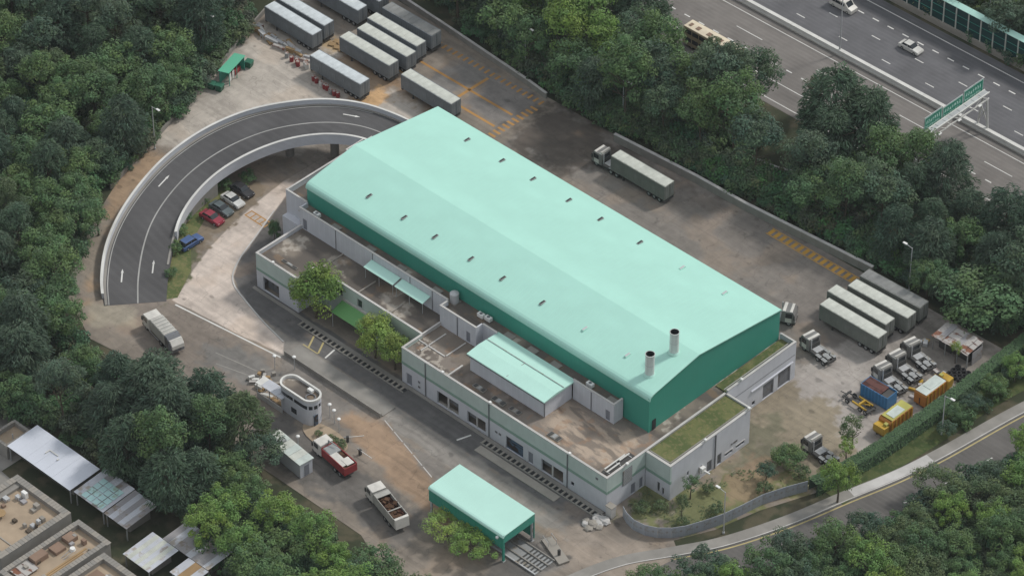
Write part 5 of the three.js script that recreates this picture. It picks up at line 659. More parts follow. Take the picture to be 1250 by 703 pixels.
{ const q = rng(44), items = [[-70.4, -17.8, 'r'], [-69.2, -18, 'r'], [-68.6, -17.6, 'r'], [-71.8, -18, 'g'], [-67.6, -18.4, 'w'], [-66.9, -18.2, 'w'], [-63.6, -16.6, 'r'], [-62.8, -16.5, 'r'], [-61.6, -16.4, 'w'], [-60.6, -16.3, 'r'], [-60, -16.3, 'r'], [-58.8, -16, 'g'], [-58, -16.1, 'r'], [-57.2, -16.2, 'r']];
  for (const [x, z, k] of items) { const t = thing('oil_drum', k === 'r' ? 'dull red steel drum standing before the container trailers' : k === 'w' ? 'whitish drum in the line of red drums' : 'greenish grey drum in the line of red drums', 'drum', [x, 0, z], q() * 3, k === 'r' ? 'red drums' : k === 'w' ? 'white drums' : 'grey drums'); const m = k === 'r' ? mat.red : k === 'w' ? mat.white : mat.greySteel; obj('body', [cyl(0.36, 0.36, 1.0, 0, 0.5, 0, 16), cyl(0.38, 0.38, 0.05, 0, 0.35, 0, 16), cyl(0.38, 0.38, 0.05, 0, 0.68, 0, 16)], m, t); obj('lid', cyl(0.33, 0.33, 0.03, 0, 1.0, 0, 16), mat.rust, t); }
  for (let k = 0; k < 34; k++) { const L = 1.2 + q() * 2.2, o = obj('timber_beam', rbx(-L / 2, L / 2, 0, 0.3 + q() * 0.7, -0.2, 0.2 + q() * 0.4, 0.03), [mat.wood, mat.galv, mat.rust, mat.white, mat.wood][Math.floor(q() * 5)]); o.position.set(-83 + k * 0.42 + q() * 0.8, 0.0, -20.9 + q() * 2.2); o.rotation.y = q() * 0.9 - 0.45; tag(o, 'scrap beam in the long heap beside the far left trailer', 'beam', 'scrap beams heaped beside the trailers'); }
  for (let k = 0; k < 12; k++) { const g = rbx(-0.6, 0.6, 0, 0.14, -0.5, 0.5, 0.02), o = obj('wooden_pallet', g, mat.wood); o.position.set(-68.7 + (k % 3) * 1.3, Math.floor(k / 6) * 0.15, -27.2 + (Math.floor(k / 3) % 2) * 1.2); o.rotation.y = q() * 0.5; tag(o, 'pale wooden pallet piled between container trailers', 'pallet', 'pallets between the trailers'); } }
// ---------- village roofs at lower left ----------
{
  const tinRoof = (name, label, x0, x1, z0, z1, y, tilt, ms, n, wallM = mat.oldConcrete) => { const cx = (x0 + x1) / 2, cz = (z0 + z1) / 2, t = thing(name, label, 'shed', [cx, 0, cz]), w = (x1 - x0) / n; obj('wall', bx(x0 - cx + 0.4, x1 - cx - 1.4, 0, y - 0.3, z0 - cz + 0.4, z1 - cz - 1.8), wallM, t); obj('shade_panel', bx(x0 - cx + 0.8, x1 - cx - 1.8, 0.2, y - 0.8, z1 - cz - 1.8, z1 - cz - 1.72), mat.chassis, t);  // dark panel on the set-back wall imitates shade under the overhang
    for (let k = 0; k < n; k++) { const s = []; const L = z1 - z0; s.push(bx(0.01, w - 0.01, 0, 0.04, -L / 2, L / 2)); for (let j = 0.1; j < w - 0.1; j += 0.24) s.push(bx(j, j + 0.1, 0.04, name === 'metal_shed' ? 0.05 : 0.085, -L / 2, L / 2)); s.forEach((g) => { g.rotateX(tilt); g.translate(x0 - cx + k * w, y + (hash(k, 8) - 0.5) * 0.06, 0); uvm(g); }); obj('roof_sheet', s, ms[k % ms.length], t); }
    for (const x of [x0 - cx + 0.3, x1 - cx - 0.3]) obj('post', bx(x - 0.08, x + 0.08, 0, y - 0.25, z1 - cz - 0.4, z1 - cz - 0.25), mat.greySteel, t); return t; };
  tinRoof('metal_shed', 'large shed with smooth blue-grey sheet metal roof at lower left', -27.3, -12.7, 77.9, 84.1, 3.2, 0.06, [mat.tinClean], 7);
  const sk = M(0.42, 0.64, 0.63, 0.3, { map: T.tin }), lt = tinRoof('lean_to_shed', 'lean-to with teal translucent panes in its roof', -12.3, -5.6, 77.1, 83.7, 3.0, 0.07, [mat.tin, mat.tinOld, mat.tin, mat.tinOld, mat.tin], 5);
  for (let i = 0; i < 4; i++) for (let j = 0; j < 4; j++) { const g = bx(-1.9 + i * 1.2, -0.85 + i * 1.2, 0.1, 0.14, -1.6 + j * 1.2, -0.55 + j * 1.2); g.rotateX(0.07); g.translate(0, 3.02, 0); obj('roof_pane', uvm(g), sk, lt); }
  tinRoof('tin_shed', 'small shed with weathered grey tin roof beside the teal panes', -5.4, -0.3, 77.3, 83.7, 3.0, 0.08, [mat.tinOld, mat.tin], 5); tinRoof('ribbed_shed', 'shed with pale ribbed roof sheets above a dark opening', 3.2, 9.0, 81.5, 87.6, 2.8, 0.06, [mat.tin, mat.contRoof], 7); tinRoof('rear_shed', 'shed with brownish ribbed roof under tree crowns', 5.2, 15.2, 76.2, 81.3, 2.9, 0.05, [mat.tinOld, mat.tin, mat.tinOld], 8); tinRoof('end_shed', 'small tin roof at the lower picture edge', 11.2, 15.6, 81.5, 85.4, 2.8, 0.06, [mat.tin, mat.wood], 3);
  { const m = scene.getObjectByName('metal_shed'); obj('roof_cowl', [bx(-1.6, 0.4, 3.28, 3.45, -0.7, -0.55), bx(-1.6, -1.45, 3.26, 3.45, -0.55, 0.3), bx(0.9, 1.1, 3.26, 3.5, -0.2, 0.1)], mat.white, m); }
  // flat-roofed houses with tiled parapets
  const house = (label, x0, x1, z0, z1, y, ins, clutter) => { const cx = (x0 + x1) / 2, cz = (z0 + z1) / 2, a = (x1 - x0) / 2, b = (z1 - z0) / 2, t = thing('village_house', label, 'house', [cx, 0, cz]); obj('wall', bx(-a, a, 0, y - 0.9, -b, b), mat.oldConcrete, t); obj('terrace', bx(-a + ins, a - ins, y - 0.9, y - 0.8, -b + ins, b - ins), mat.terrace, t);
    const par = obj('parapet', [bx(-a, a, y - 0.9, y, -b, -b + ins), bx(-a, a, y - 0.9, y, b - ins, b), bx(-a, -a + ins, y - 0.9, y, -b + ins, b - ins), bx(a - ins, a, y - 0.9, y, -b + ins, b - ins)], mat.oldConcrete, t); const tl = 0.62; let i = 0;
    const tile = bx(-tl / 2 + 0.02, tl / 2 - 0.02, 0, 0.07, -ins / 2 - 0.04, ins / 2 + 0.04); const put = (x, z, r) => { const o = obj('coping_tile', tile, hash(i++, 5) > 0.4 ? mat.concrete : mat.oldConcrete, par); o.position.set(x, y, z); o.rotation.y = r; };
    for (let x = -a + tl / 2; x < a; x += tl) { put(x, -b + ins / 2, 0); put(x, b - ins / 2, 0); } for (let z = -b + ins + tl / 2; z < b - ins; z += tl) { put(-a + ins / 2, z, PI / 2); put(a - ins / 2, z, PI / 2); }
    for (const [n, g, m] of clutter(y - 0.8)) obj(n, g, m, t);
    const q = rng(Math.round(a * 77 + b)); for (let k = 0; k < Math.min(26, a * b * 0.7); k++) { const s = 0.25 + q() * 0.8, e = 0.25 + q() * 0.7, px = (q() - 0.5) * 2 * (a - ins - 0.7), pz = -b + ins + 0.7 + q() * (2 * b - 2 * ins - 1.4), near = Math.abs(px) > (a - ins) * 0.55 || pz < -b * 0.45; if (near) obj('roof_clutter', rbx(px - s / 2, px + s / 2, y - 0.8, y - 0.8 + e, pz - s * 0.4, pz + s * 0.4, 0.04), [mat.oldConcrete, mat.brick, mat.tinOld, mat.galv, mat.bark, mat.concrete][Math.floor(q() * 6)], t); } return t; };
  house('house with tan roof terrace holding a pale round table', -20.8, -8.4, 87.6, 101.5, 3.5, 1.05, (y) => [['table', [cyl(0.95, 0.95, 0.1, -1.6, y + 0.75, 0.5, 8), cyl(0.12, 0.2, 0.7, -1.6, y + 0.35, 0.5, 8)], mat.wood], ['stool', rbx(-3.2, -2.6, y, y + 0.45, -1.6, -1, 0.05), mat.brick], ['planter', rbx(0.5, 1.2, y, y + 0.5, -0.6, 0, 0.05), mat.bark], ['air_conditioner', rbx(-2.6, -1.6, y, y + 1.2, -5.2, -4.6, 0.05), mat.lamp], ['lean_to_roof', bx(-5.3, -4.2, y, y + 0.5, -6, 2), mat.oldConcrete], ['partition', bx(-5.3, 5.3, y, y + 0.12, 3.4, 3.6), mat.concrete]]);
  house('house with brown cluttered roof and narrow paved strip', -6.6, 0.6, 87.7, 103.5, 3.4, 0.8, (y) => [['storage_box', [rbx(-2.6, -1.0, y, y + 0.8, -5.5, -3.6, 0.05), rbx(-2.4, -0.6, y, y + 0.6, -2.8, -0.8, 0.05), rbx(-2.7, -1.2, y, y + 1, 0.2, 2.8, 0.05)], mat.brick], ['old_sheet', bx(-2.8, -0.2, y + 0.4, y + 0.46, 2.9, 6.4), mat.rust], ['basin', cyl(0.5, 0.4, 0.4, 0.1, y + 0.2, -3.4, 12), mat.lamp], ['ladder', [bar([0.2, y, -1], [0.6, y + 0.9, -2.8], 0.05), bar([0.7, y, -1], [1.1, y + 0.9, -2.8], 0.05)], mat.galv], ['planks', [bx(1.2, 1.5, y, y + 0.1, -5, 5), bx(1.6, 1.9, y, y + 0.1, -4, 5.5)], mat.wood]]);
  house('house with reddish terrace at the bottom edge', 1.6, 11, 89.9, 103, 3.4, 0.95, (y) => [['terrace_mat', bx(-3.4, 3, y, y + 0.04, -4, 3), mat.brick], ['water_butt', cyl(0.5, 0.5, 1, 2.8, y + 0.5, -4.6, 14), mat.greySteel]]);
  house('low outhouse with small pale roof left of the metal shed', -31.5, -27.6, 79, 84, 2.6, 0.4, (y) => [['vent_pipe', bar([0.5, y, 0], [0.5, y + 1, 0], 0.1, 8), mat.galv]]);
  struct('path', sheet([[-40, 76.5], [-26.3, 76.8], [-26.3, 86.4], [12, 89.3], [12, 89.8], [-40, 110], [-60, 96]], -0.045), mat.oldConcrete);
}

// ---------- vegetation: crowns of many small leaf faces on tapered, branching trunks ----------
function leafGeo(list) { // [x,y,z, nx,ny,nz, size, stretch, r,g,b]
  const n = list.length, pos = new Float32Array(n * 18), col = new Float32Array(n * 18), nor = new Float32Array(n * 18); const N = new THREE.Vector3(), A = new THREE.Vector3(), B = new THREE.Vector3(), q = rng(n + 3);
  list.forEach((l, i) => {
    N.set(l[3], l[4], l[5]).normalize(); A.set(q() - 0.5, q() - 0.5, q() - 0.5); A.addScaledVector(N, -A.dot(N)).normalize(); if (l[8 + 3]) { A.set(l[11], l[12], l[13]).normalize(); } B.crossVectors(N, A).normalize();
    const s = l[6], t = l[7], P = [[-1, 0, 0], [0, -t, 0.12], [1, 0, -0.1], [0, t, 0.12]].map(([a, b, c]) => [l[0] + (A.x * a + B.x * b + N.x * c) * s, l[1] + (A.y * a + B.y * b + N.y * c) * s, l[2] + (A.z * a + B.z * b + N.z * c) * s]);
    [0, 1, 2, 0, 2, 3].forEach((k, j) => { const o = i * 18 + j * 3; pos.set(P[k], o); col[o] = l[8]; col[o + 1] = l[9]; col[o + 2] = l[10]; nor[o] = N.x; nor[o + 1] = N.y; nor[o + 2] = N.z; });
  });
  const g = new THREE.BufferGeometry(); g.setAttribute('position', new THREE.BufferAttribute(pos, 3)); g.setAttribute('normal', new THREE.BufferAttribute(nor, 3)); g.setAttribute('color', new THREE.BufferAttribute(col, 3)); g.computeVertexNormals(); return g;
}
const ball = (q) => { for (;;) { const x = q() * 2 - 1, y = q() * 2 - 1, z = q() * 2 - 1, l = x * x + y * y + z * z; if (l < 1 && l > 0.01) { const k = 1 / Math.sqrt(l); return [x * k, y * k, z * k]; } } };
// broad crown, unit tree of height 1 scaled later; built in metres for an 8 m tree
function broadCrown(seed, o = {}) {
  const { rx = 3.8, ry = 2.9, cy = 5.6, clumps = 44, per = 100, leaf = 0.18, lump = 1.15 } = o, q = rng(seed), L = [];
  for (let c = 0; c < clumps; c++) {
    const d = ball(q); if (d[1] < -0.45) d[1] *= -0.6; const k = 0.5 + 0.5 * Math.sqrt(q()), wob = 0.82 + q() * 0.36;
    const cx = d[0] * rx * k * wob, cyy = cy + d[1] * ry * k * wob, cz = d[2] * rx * k * wob, rc = lump * (0.65 + 0.6 * q()), hue = q(), br = 0.78 + 0.44 * q();
    for (let i = 0; i < per; i++) { const e = ball(q); if (e[1] < -0.3 && q() < 0.6) e[1] *= -1; const rr2 = rc * (0.62 + 0.42 * q()), v = br * (0.8 + 0.4 * q()); L.push([cx + e[0] * rr2, cyy + e[1] * rr2 * 0.78, cz + e[2] * rr2, e[0] + (q() - 0.5) * 1.1, e[1] + 0.35 + (q() - 0.5) * 0.9, e[2] + (q() - 0.5) * 1.1, leaf * (0.6 + 0.7 * q()), 0.62, v * (0.92 + 0.22 * hue), v, v * (1.05 - 0.3 * hue)]); }
  }
  return leafGeo(L);
}
// feathery, drooping crown (needle-like sprays), taller and thinner
function featherCrown(seed, o = {}) {
  const { h = 10.5, r = 3.3, sprays = 110, per = 42 } = o, q = rng(seed), L = [];
  for (let s = 0; s < sprays; s++) {
    const f = Math.pow(q(), 0.85), y = 2.6 + f * (h - 2.8), R0 = r * (0.35 + 0.75 * Math.sin(Math.PI * Math.min(1, 0.22 + f * 0.8))), a = q() * PI * 2, k = 0.35 + 0.65 * Math.sqrt(q()), cx = Math.cos(a) * R0 * k, cz = Math.sin(a) * R0 * k, v0 = 0.75 + 0.5 * q(), hue = q();
    for (let i = 0; i < per; i++) { const e = ball(q), v = v0 * (0.78 + 0.44 * q()), px = cx + e[0] * 0.85, pz = cz + e[2] * 0.85, py = y + e[1] * 0.75; L.push([px, py, pz, e[0], 0.5 + 0.5 * q(), e[2], 0.36 * (0.6 + 0.7 * q()), 0.24, v * (0.95 + 0.15 * hue), v, v * (1.02 - 0.12 * hue), Math.cos(a) * 0.7 + (q() - 0.5) * 0.8, 0.35 - q() * 1.1, Math.sin(a) * 0.7 + (q() - 0.5) * 0.8]); }
  }
  return leafGeo(L);
}
function trunkGeo(seed, h, r, limbs = 5) {
  const q = rng(seed), g = []; const pts = [[0, -0.1, 0], [(q() - 0.5) * 0.3, h * 0.35, (q() - 0.5) * 0.3], [(q() - 0.5) * 0.6, h * 0.7, (q() - 0.5) * 0.6], [(q() - 0.5) * 0.8, h, (q() - 0.5) * 0.8]];
  for (let i = 0; i < 3; i++) { const A = new THREE.Vector3(...pts[i]), B = new THREE.Vector3(...pts[i + 1]), d = B.clone().sub(A), c = new THREE.CylinderGeometry(r * (1 - (i + 1) * 0.26), r * (1 - i * 0.26), d.length(), 8); c.applyQuaternion(new THREE.Quaternion().setFromUnitVectors(new THREE.Vector3(0, 1, 0), d.clone().normalize())); const m = A.add(B).multiplyScalar(0.5); c.translate(m.x, m.y, m.z); g.push(flat(c)); }
  for (let k = 0; k < limbs; k++) { const f = 0.45 + 0.45 * q(), a = q() * PI * 2, y = h * f, l = h * (0.22 + 0.18 * q()), A = [0, y, 0], B = [Math.cos(a) * l, y + l * 0.8, Math.sin(a) * l]; const c = bar(A, B, r * 0.28, 6); g.push(c); }
  return mergeGeometries(g.map((x) => { for (const k of Object.keys(x.attributes)) if (!['position', 'normal', 'uv'].includes(k)) x.deleteAttribute(k); return x; }));
}
const leafM = (r, g, b) => { const m = new THREE.MeshPhysicalMaterial({ vertexColors: true, roughness: 0.95, transmission: 0.3, thickness: 0, side: THREE.DoubleSide }); m.color.setRGB(r, g, b); return m; };
const LM = { dark: [leafM(0.064, 0.122, 0.078), leafM(0.072, 0.132, 0.076), leafM(0.078, 0.132, 0.084)], mid: [leafM(0.098, 0.185, 0.068), leafM(0.112, 0.195, 0.07), leafM(0.09, 0.172, 0.072)], bright: [leafM(0.16, 0.28, 0.06), leafM(0.18, 0.295, 0.066), leafM(0.145, 0.265, 0.066)], olive: [leafM(0.105, 0.16, 0.07), leafM(0.096, 0.15, 0.066)], lime: [leafM(0.25, 0.36, 0.08), leafM(0.225, 0.33, 0.08)] };
const crowns = { broad: [101, 102, 103, 104, 105].map((s) => broadCrown(s)), flat: [111, 112].map((s) => broadCrown(s, { rx: 4.6, ry: 1.7, cy: 5.6, clumps: 50, per: 92 })), loose: [121, 122].map((s) => broadCrown(s, { rx: 3.0, ry: 2.9, clumps: 26, per: 70, lump: 1.0 })), feather: [131, 132, 133, 134].map((s) => featherCrown(s)), tall: [151, 152, 153, 154].map((s) => broadCrown(s, { rx: 3.5, ry: 4.4, cy: 8.2, clumps: 46, per: 104, lump: 1.3, leaf: 0.19 })), dense: [161, 162].map((s) => broadCrown(s, { rx: 3.0, ry: 3.2, cy: 3.7, clumps: 60, per: 120, lump: 1.15, leaf: 0.17 })), shrub: [141, 142].map((s) => broadCrown(s, { rx: 1.5, ry: 0.9, cy: 0.95, clumps: 16, per: 60, lump: 0.55, leaf: 0.13 })) };
const trunks = { tall: [1, 2, 3].map((s) => trunkGeo(s, 5.6, 0.26)), thin: [4, 5].map((s) => trunkGeo(s, 8.2, 0.2, 7)), low: trunkGeo(6, 0.9, 0.08, 4) };
const TQ = rng(2024), pick = (a) => a[Math.floor(TQ() * a.length)];
function tree(x, z, form, tone, s, label, group, name = 'tree', cat = 'tree', y = -0.06) {
  const t = thing(name, label, cat, [x, y, z], TQ() * PI * 2, group), sy = s * (0.9 + 0.25 * TQ());
  t.scale.set(s * (0.92 + 0.16 * TQ()), sy, s * (0.92 + 0.16 * TQ()));
  obj('trunk', form === 'shrub' ? trunks.low : pick(form === 'feather' || form === 'tall' ? trunks.thin : trunks.tall), mat.bark, t); obj('crown', pick(crowns[form]), pick(LM[tone]), t); return t;
}
function inPoly(P, x, z) { let c = false; for (let i = 0, j = P.length - 1; i < P.length; j = i++) if ((P[i][1] > z) !== (P[j][1] > z) && x < (P[j][0] - P[i][0]) * (z - P[i][1]) / (P[j][1] - P[i][1]) + P[i][0]) c = !c; return c; }
const planted = [];
function wood(P, gap, choose, max = 400) {
  const xs = P.map((p) => p[0]), zs = P.map((p) => p[1]), x0 = Math.min(...xs), x1 = Math.max(...xs), z0 = Math.min(...zs), z1 = Math.max(...zs); let n = 0;
  for (let k = 0; k < 9000 && n < max; k++) { const x = lerp(x0, x1, TQ()), z = lerp(z0, z1, TQ()); if (!inPoly(P, x, z)) continue; if (planted.some((p) => Math.hypot(p[0] - x, p[1] - z) < gap * (0.85 + 0.3 * p[2]))) continue; planted.push([x, z, TQ()]); n++; choose(x, z); }
  return n;
}
// single trees one can point to first
tree(-17.6, 27.2, 'dense', 'bright', 1.06, 'full green tree in front of the west annex beside green awning', undefined, 'street_tree').scale.set(1.2, 1.42, 1.2);
tree(-3.6, 27.6, 'dense', 'lime', 0.85, 'yellow-green tree at the corner of the long annex', undefined, 'street_tree').scale.set(0.95, 1.2, 0.95);
tree(0.6, 27.4, 'dense', 'lime', 0.7, 'smaller yellow-green tree touching the long annex corner', undefined, 'street_tree').scale.set(0.8, 1.05, 0.8);
tree(34.2, 49.6, 'flat', 'lime', 0.62, 'low spreading tree at the canopy side, left one', undefined, 'street_tree').scale.set(0.8, 0.5, 0.72);
tree(39.8, 49.8, 'flat', 'bright', 0.66, 'low spreading tree at the canopy side, right one', undefined, 'street_tree').scale.set(0.82, 0.52, 0.74);
tree(-36.6, 18.4, 'dense', 'mid', 0.5, 'slender leafy shrub tree against the west wall', undefined, 'street_tree').scale.set(0.32, 0.62, 0.32);
tree(60.5, -46.4, 'dense', 'mid', 1.5, 'broad flat-crowned green tree behind the rusty shed', undefined, 'spreading_tree').scale.set(2.3, 1.3, 1.9);
tree(50.6, -44.2, 'broad', 'mid', 0.85, 'light green round tree touching the rearmost east trailer', undefined, 'spreading_tree');
tree(65.0, -8.6, 'loose', 'olive', 0.7, 'thin pale tree beside the lone tractor unit', undefined, 'street_tree').scale.set(0.7, 0.75, 0.7);
tree(66.4, -5.6, 'loose', 'lime', 0.5, 'small pale tree between tractor unit and hedge', undefined, 'street_tree').scale.set(0.55, 0.6, 0.55);
tree(60.4, 1.4, 'dense', 'mid', 0.6, 'round dark bush-like tree on dry grass behind the fence', undefined, 'street_tree').scale.set(0.8, 0.5, 0.72);
tree(60.2, 6.2, 'broad', 'dark', 0.4, 'small bushy tree near the sheet fence', undefined, 'street_tree').scale.set(0.42, 0.38, 0.42);
tree(54.6, 17.4, 'loose', 'mid', 0.5, 'small tree growing at the planted-roof block wall', undefined, 'street_tree').scale.set(0.5, 0.55, 0.5);
tree(56.6, 21.6, 'loose', 'olive', 0.4, 'thin sapling on the grassy corner', undefined, 'street_tree').scale.set(0.36, 0.55, 0.36);
tree(71.4, 2.4, 'broad', 'bright', 0.85, 'bright leafy tree leaning over the pavement at road bend', undefined, 'street_tree').scale.set(0.72, 0.95, 0.72);
tree(63.8, -35.4, 'loose', 'lime', 0.3, 'small yellow-green shrub at the rusty shed front', undefined, 'street_tree').scale.set(0.34, 0.5, 0.34);
tree(5.4, -69.3, 'loose', 'olive', 0.8, 'sparse thin tree at the highway shoulder', undefined, 'street_tree').scale.set(0.8, 1.0, 0.8);
tree(-15.6, -66.2, 'loose', 'olive', 0.6, 'small sparse tree in front of the bus', undefined, 'street_tree').scale.set(0.55, 0.95, 0.55);
tree(-58.6, 37.6, 'loose', 'mid', 0.6, 'scrubby tree at the forest edge beside the ramp path', undefined, 'street_tree').scale.set(0.7, 0.6, 0.7);
// a wood tree's label: tone, form, size and the stretch of wood it stands in
const FORM = { broad: 'broadleaf', flat: 'flat-crowned', loose: 'loose-crowned', feather: 'feathery', tall: 'high-crowned', dense: 'dense' }, TONE = { dark: 'dark green', mid: 'mid green', bright: 'bright green', olive: 'olive', lime: 'yellow-green' };
function woodTree(x, z, form, tone, s, where) { return tree(x, z, form, tone, s, `${s > 1.12 ? 'tall' : s < 0.85 ? 'small' : 'medium'} ${TONE[tone]} ${FORM[form]} tree ${where}`, 'trees ' + where); }
// forest to the west: dark feathery trees with broadleaf among them
const west = [[-128, 9], [-99, -38], [-90, -30], [-84.5, -14], [-78, -1.5], [-74, 10], [-69.5, 22], [-65.0, 33], [-55.6, 45], [-51, 52.5], [-42, 57.4], [-35, 58.8], [-27.5, 60.2], [-19, 57.4], [-11.5, 55], [-5, 57], [9, 64.6], [14, 65.4], [25, 63.2], [38, 64], [42, 66], [30, 84], [19, 89], [17.8, 79], [5.5, 75.6], [-10, 75], [-26, 75.6], [-33, 76.5], [-46, 86], [-90, 44]];
const westPlace = (x, z) => (z > 58 && x > 2 ? 'in the wood in front of the gate lane' : z > 52 && x > -30 ? 'in the wood between sheds and gatehouse' : x > -62 && z > 30 ? 'in the forest below the ramp foot' : z > 45 ? 'in the forest above the metal sheds' : x > -84 ? 'in the forest beside the ramp path' : z < -4 ? 'in the forest at the upper left corner' : 'in the deep forest at the left edge');
woodTree(-15.5, 64.5, 'feather', 'dark', 1.5, 'towering in the middle of the lower left wood'); woodTree(-9.5, 66, 'feather', 'dark', 1.42, 'second tallest of the lower left wood'); woodTree(-1.2, 58.2, 'feather', 'olive', 1.15, 'overhanging the long cabin roof'); woodTree(3.6, 59.6, 'broad', 'dark', 0.95, 'close behind the long cabin'); planted.push([-15.5, 64.5, 0.5], [-9.5, 66, 0.5], [-1.2, 58.2, 0.5], [3.6, 59.6, 0.4]);
wood(west, 5.15, (x, z) => { const p = westPlace(x, z), d = TQ(), s = TQ(); if (/gate lane/.test(p)) woodTree(x, z, d < 0.7 ? 'broad' : 'flat', d < 0.3 ? 'bright' : d < 0.8 ? 'mid' : 'olive', 0.78 + 0.26 * s, p); else if (/gatehouse/.test(p)) woodTree(x, z, d < 0.5 ? 'feather' : d < 0.8 ? 'tall' : 'broad', d < 0.65 ? 'dark' : 'mid', 0.95 + 0.25 * s, p); else if (/foot|ramp path/.test(p)) woodTree(x, z, d < 0.55 ? 'broad' : d < 0.75 ? 'dense' : 'feather', d < 0.6 ? 'mid' : 'dark', 0.85 + 0.35 * s, p); else woodTree(x, z, d < 0.5 ? 'feather' : d < 0.85 ? 'tall' : 'broad', d < 0.36 ? 'dark' : d < 0.5 ? 'olive' : d < 0.75 ? 'dark' : 'mid', 0.85 + 0.3 * s, p); }, 200);
// belt between yard and highway
for (const [x, z, f, tn, s, w] of [[-33.5, -47.6, 'tall', 'bright', 1.2, 'brightest of the belt behind the container bays'], [-27.5, -51.6, 'tall', 'bright', 1.1, 'behind the brightest belt tree'], [-1.5, -47.4, 'tall', 'mid', 1.15, 'right behind the articulated lorry'], [-0.5, -59.6, 'tall', 'dark', 1.15, 'nearest the bus end at the highway'], [-29, -62.4, 'feather', 'dark', 1.4, 'left of the bus'], [15.2, -62.4, 'feather', 'dark', 1.6, 'reaching over the highway left of the gantry'], [21.6, -63.4, 'feather', 'dark', 1.5, 'at the gantry foot'], [18.6, -57.4, 'feather', 'dark', 1.35, 'in front of the gantry pair'], [38.5, -63.6, 'feather', 'dark', 1.25, 'right of the gantry at the highway edge'], [52, -62, 'feather', 'dark', 1.2, 'at the right picture edge by the highway']]) { woodTree(x, z, f, tn, s, w); planted.push([x, z, 0.9]); }
const belt1 = [[-68, -49], [-58, -46], [-46, -44.6], [-33, -44], [-21.4, -42.8], [-9.3, -43.6], [0.4, -44.4], [10, -45], [13.4, -47.6], [9, -49.6], [4, -52.5], [3, -58], [-3, -58], [-12, -52.5], [-22, -55], [-36, -64.4], [-56, -64.4], [-68, -58]];
wood(belt1, 5.2, (x, z) => { const d = TQ(), br = x > -46 && x < -24 && z > -58; woodTree(x, z, d < 0.2 && !br ? 'feather' : d < 0.7 ? 'tall' : 'broad', br ? (d < 0.5 ? 'bright' : 'mid') : d < 0.5 ? 'dark' : d < 0.85 ? 'mid' : 'olive', 1.0 + 0.4 * TQ(), br ? 'in the belt behind the container bays' : x < -40 ? 'in the belt at the top edge' : 'in the belt between lorry and highway'); });
const belt2 = [[12, -57.5], [15, -63.6], [35.5, -64.4], [60, -64.6], [74, -64], [80, -56], [74, -51], [66, -51.5], [56, -54], [48, -48.4], [38, -46.6], [26, -46.4], [20, -49], [16.5, -53.6]];
wood(belt2, 5.2, (x, z) => { const d = TQ(); woodTree(x, z, d < 0.35 ? 'feather' : d < 0.7 ? 'tall' : 'broad', d < 0.5 ? 'dark' : d < 0.88 ? 'mid' : 'olive', 0.92 + 0.28 * TQ(), z < -57 ? 'on the bank below the sign gantry' : 'on the bank above the east trailers'); });
// beyond the noise barrier
wood([[-2, -107.8], [34, -107.8], [40, -114], [20, -130], [-2, -118]], 5.4, (x, z) => woodTree(x, z, TQ() < 0.7 ? 'broad' : 'feather', TQ() < 0.6 ? 'dark' : 'mid', 0.9 + 0.3 * TQ(), 'behind the noise barrier'), 30);
// wood south-east of the curving road
const se = [[63.5, 44], [64.4, 38], [68, 30.6], [71.8, 23], [75.4, 15.6], [78.8, 8], [81.6, -2.6], [83.6, -12.6], [86.6, -26], [91, -38], [103, -30], [108, -4], [92, 26], [82, 44], [66, 58], [61, 54]];
wood(se, 4.7, (x, z) => { const d = TQ(); woodTree(x, z, d < 0.8 ? 'broad' : 'flat', d < 0.12 ? 'bright' : d < 0.66 ? 'mid' : d < 0.85 ? 'dark' : 'olive', 0.68 + 0.26 * TQ(), x < 76 ? 'in the wood at the bottom edge by the gate' : 'in the wood below the curving road'); });
// undergrowth carpeting the woods: nobody could count it
{
  const spots = [], q = rng(515); for (const [P, n] of [[west, 900], [belt1, 420], [belt2, 420], [se, 420], [[[-14, -43.6], [14, -44.4], [38, -46], [66, -46.4], [66, -51], [20, -50], [-14, -47.6]], 240], [[[-32, -43.4], [-14, -43.2], [-14, -47], [-32, -47]], 80], [[[-84.6, -24], [-77.4, -4], [-70, 18], [-66.8, 28], [-70, 30], [-76, 14], [-88, -20]], 90], [[[-2, -106], [40, -106], [40, -112], [-2, -112]], 90]]) { const xs = P.map((p) => p[0]), zs = P.map((p) => p[1]); let k = 0; for (let i = 0; i < 20000 && k < n; i++) { const x = lerp(Math.min(...xs), Math.max(...xs), q()), z = lerp(Math.min(...zs), Math.max(...zs), q()); if (inPoly(P, x, z)) { spots.push([x, z]); k++; } } }
  const o = new THREE.InstancedMesh(crowns.shrub[0], LM.dark[1], spots.length), m = new THREE.Matrix4(), e = new THREE.Euler(); spots.forEach(([x, z], i) => { const s = 1.0 + q() * 1.1; m.makeRotationFromEuler(e.set(0, q() * 6.28, 0)); m.scale(new THREE.Vector3(s, s * (0.6 + 0.7 * q()), s)); m.setPosition(x, -0.3, z); o.setMatrixAt(i, m); o.setColorAt(i, new THREE.Color().setRGB(0.8 + q() * 0.6, 0.8 + q() * 0.6, 0.8 + q() * 0.3)); }); o.name = 'undergrowth'; o.userData = { kind: 'stuff', label: 'dense low undergrowth covering the ground beneath the woods', category: 'undergrowth' }; o.castShadow = o.receiveShadow = true; scene.add(o);
}
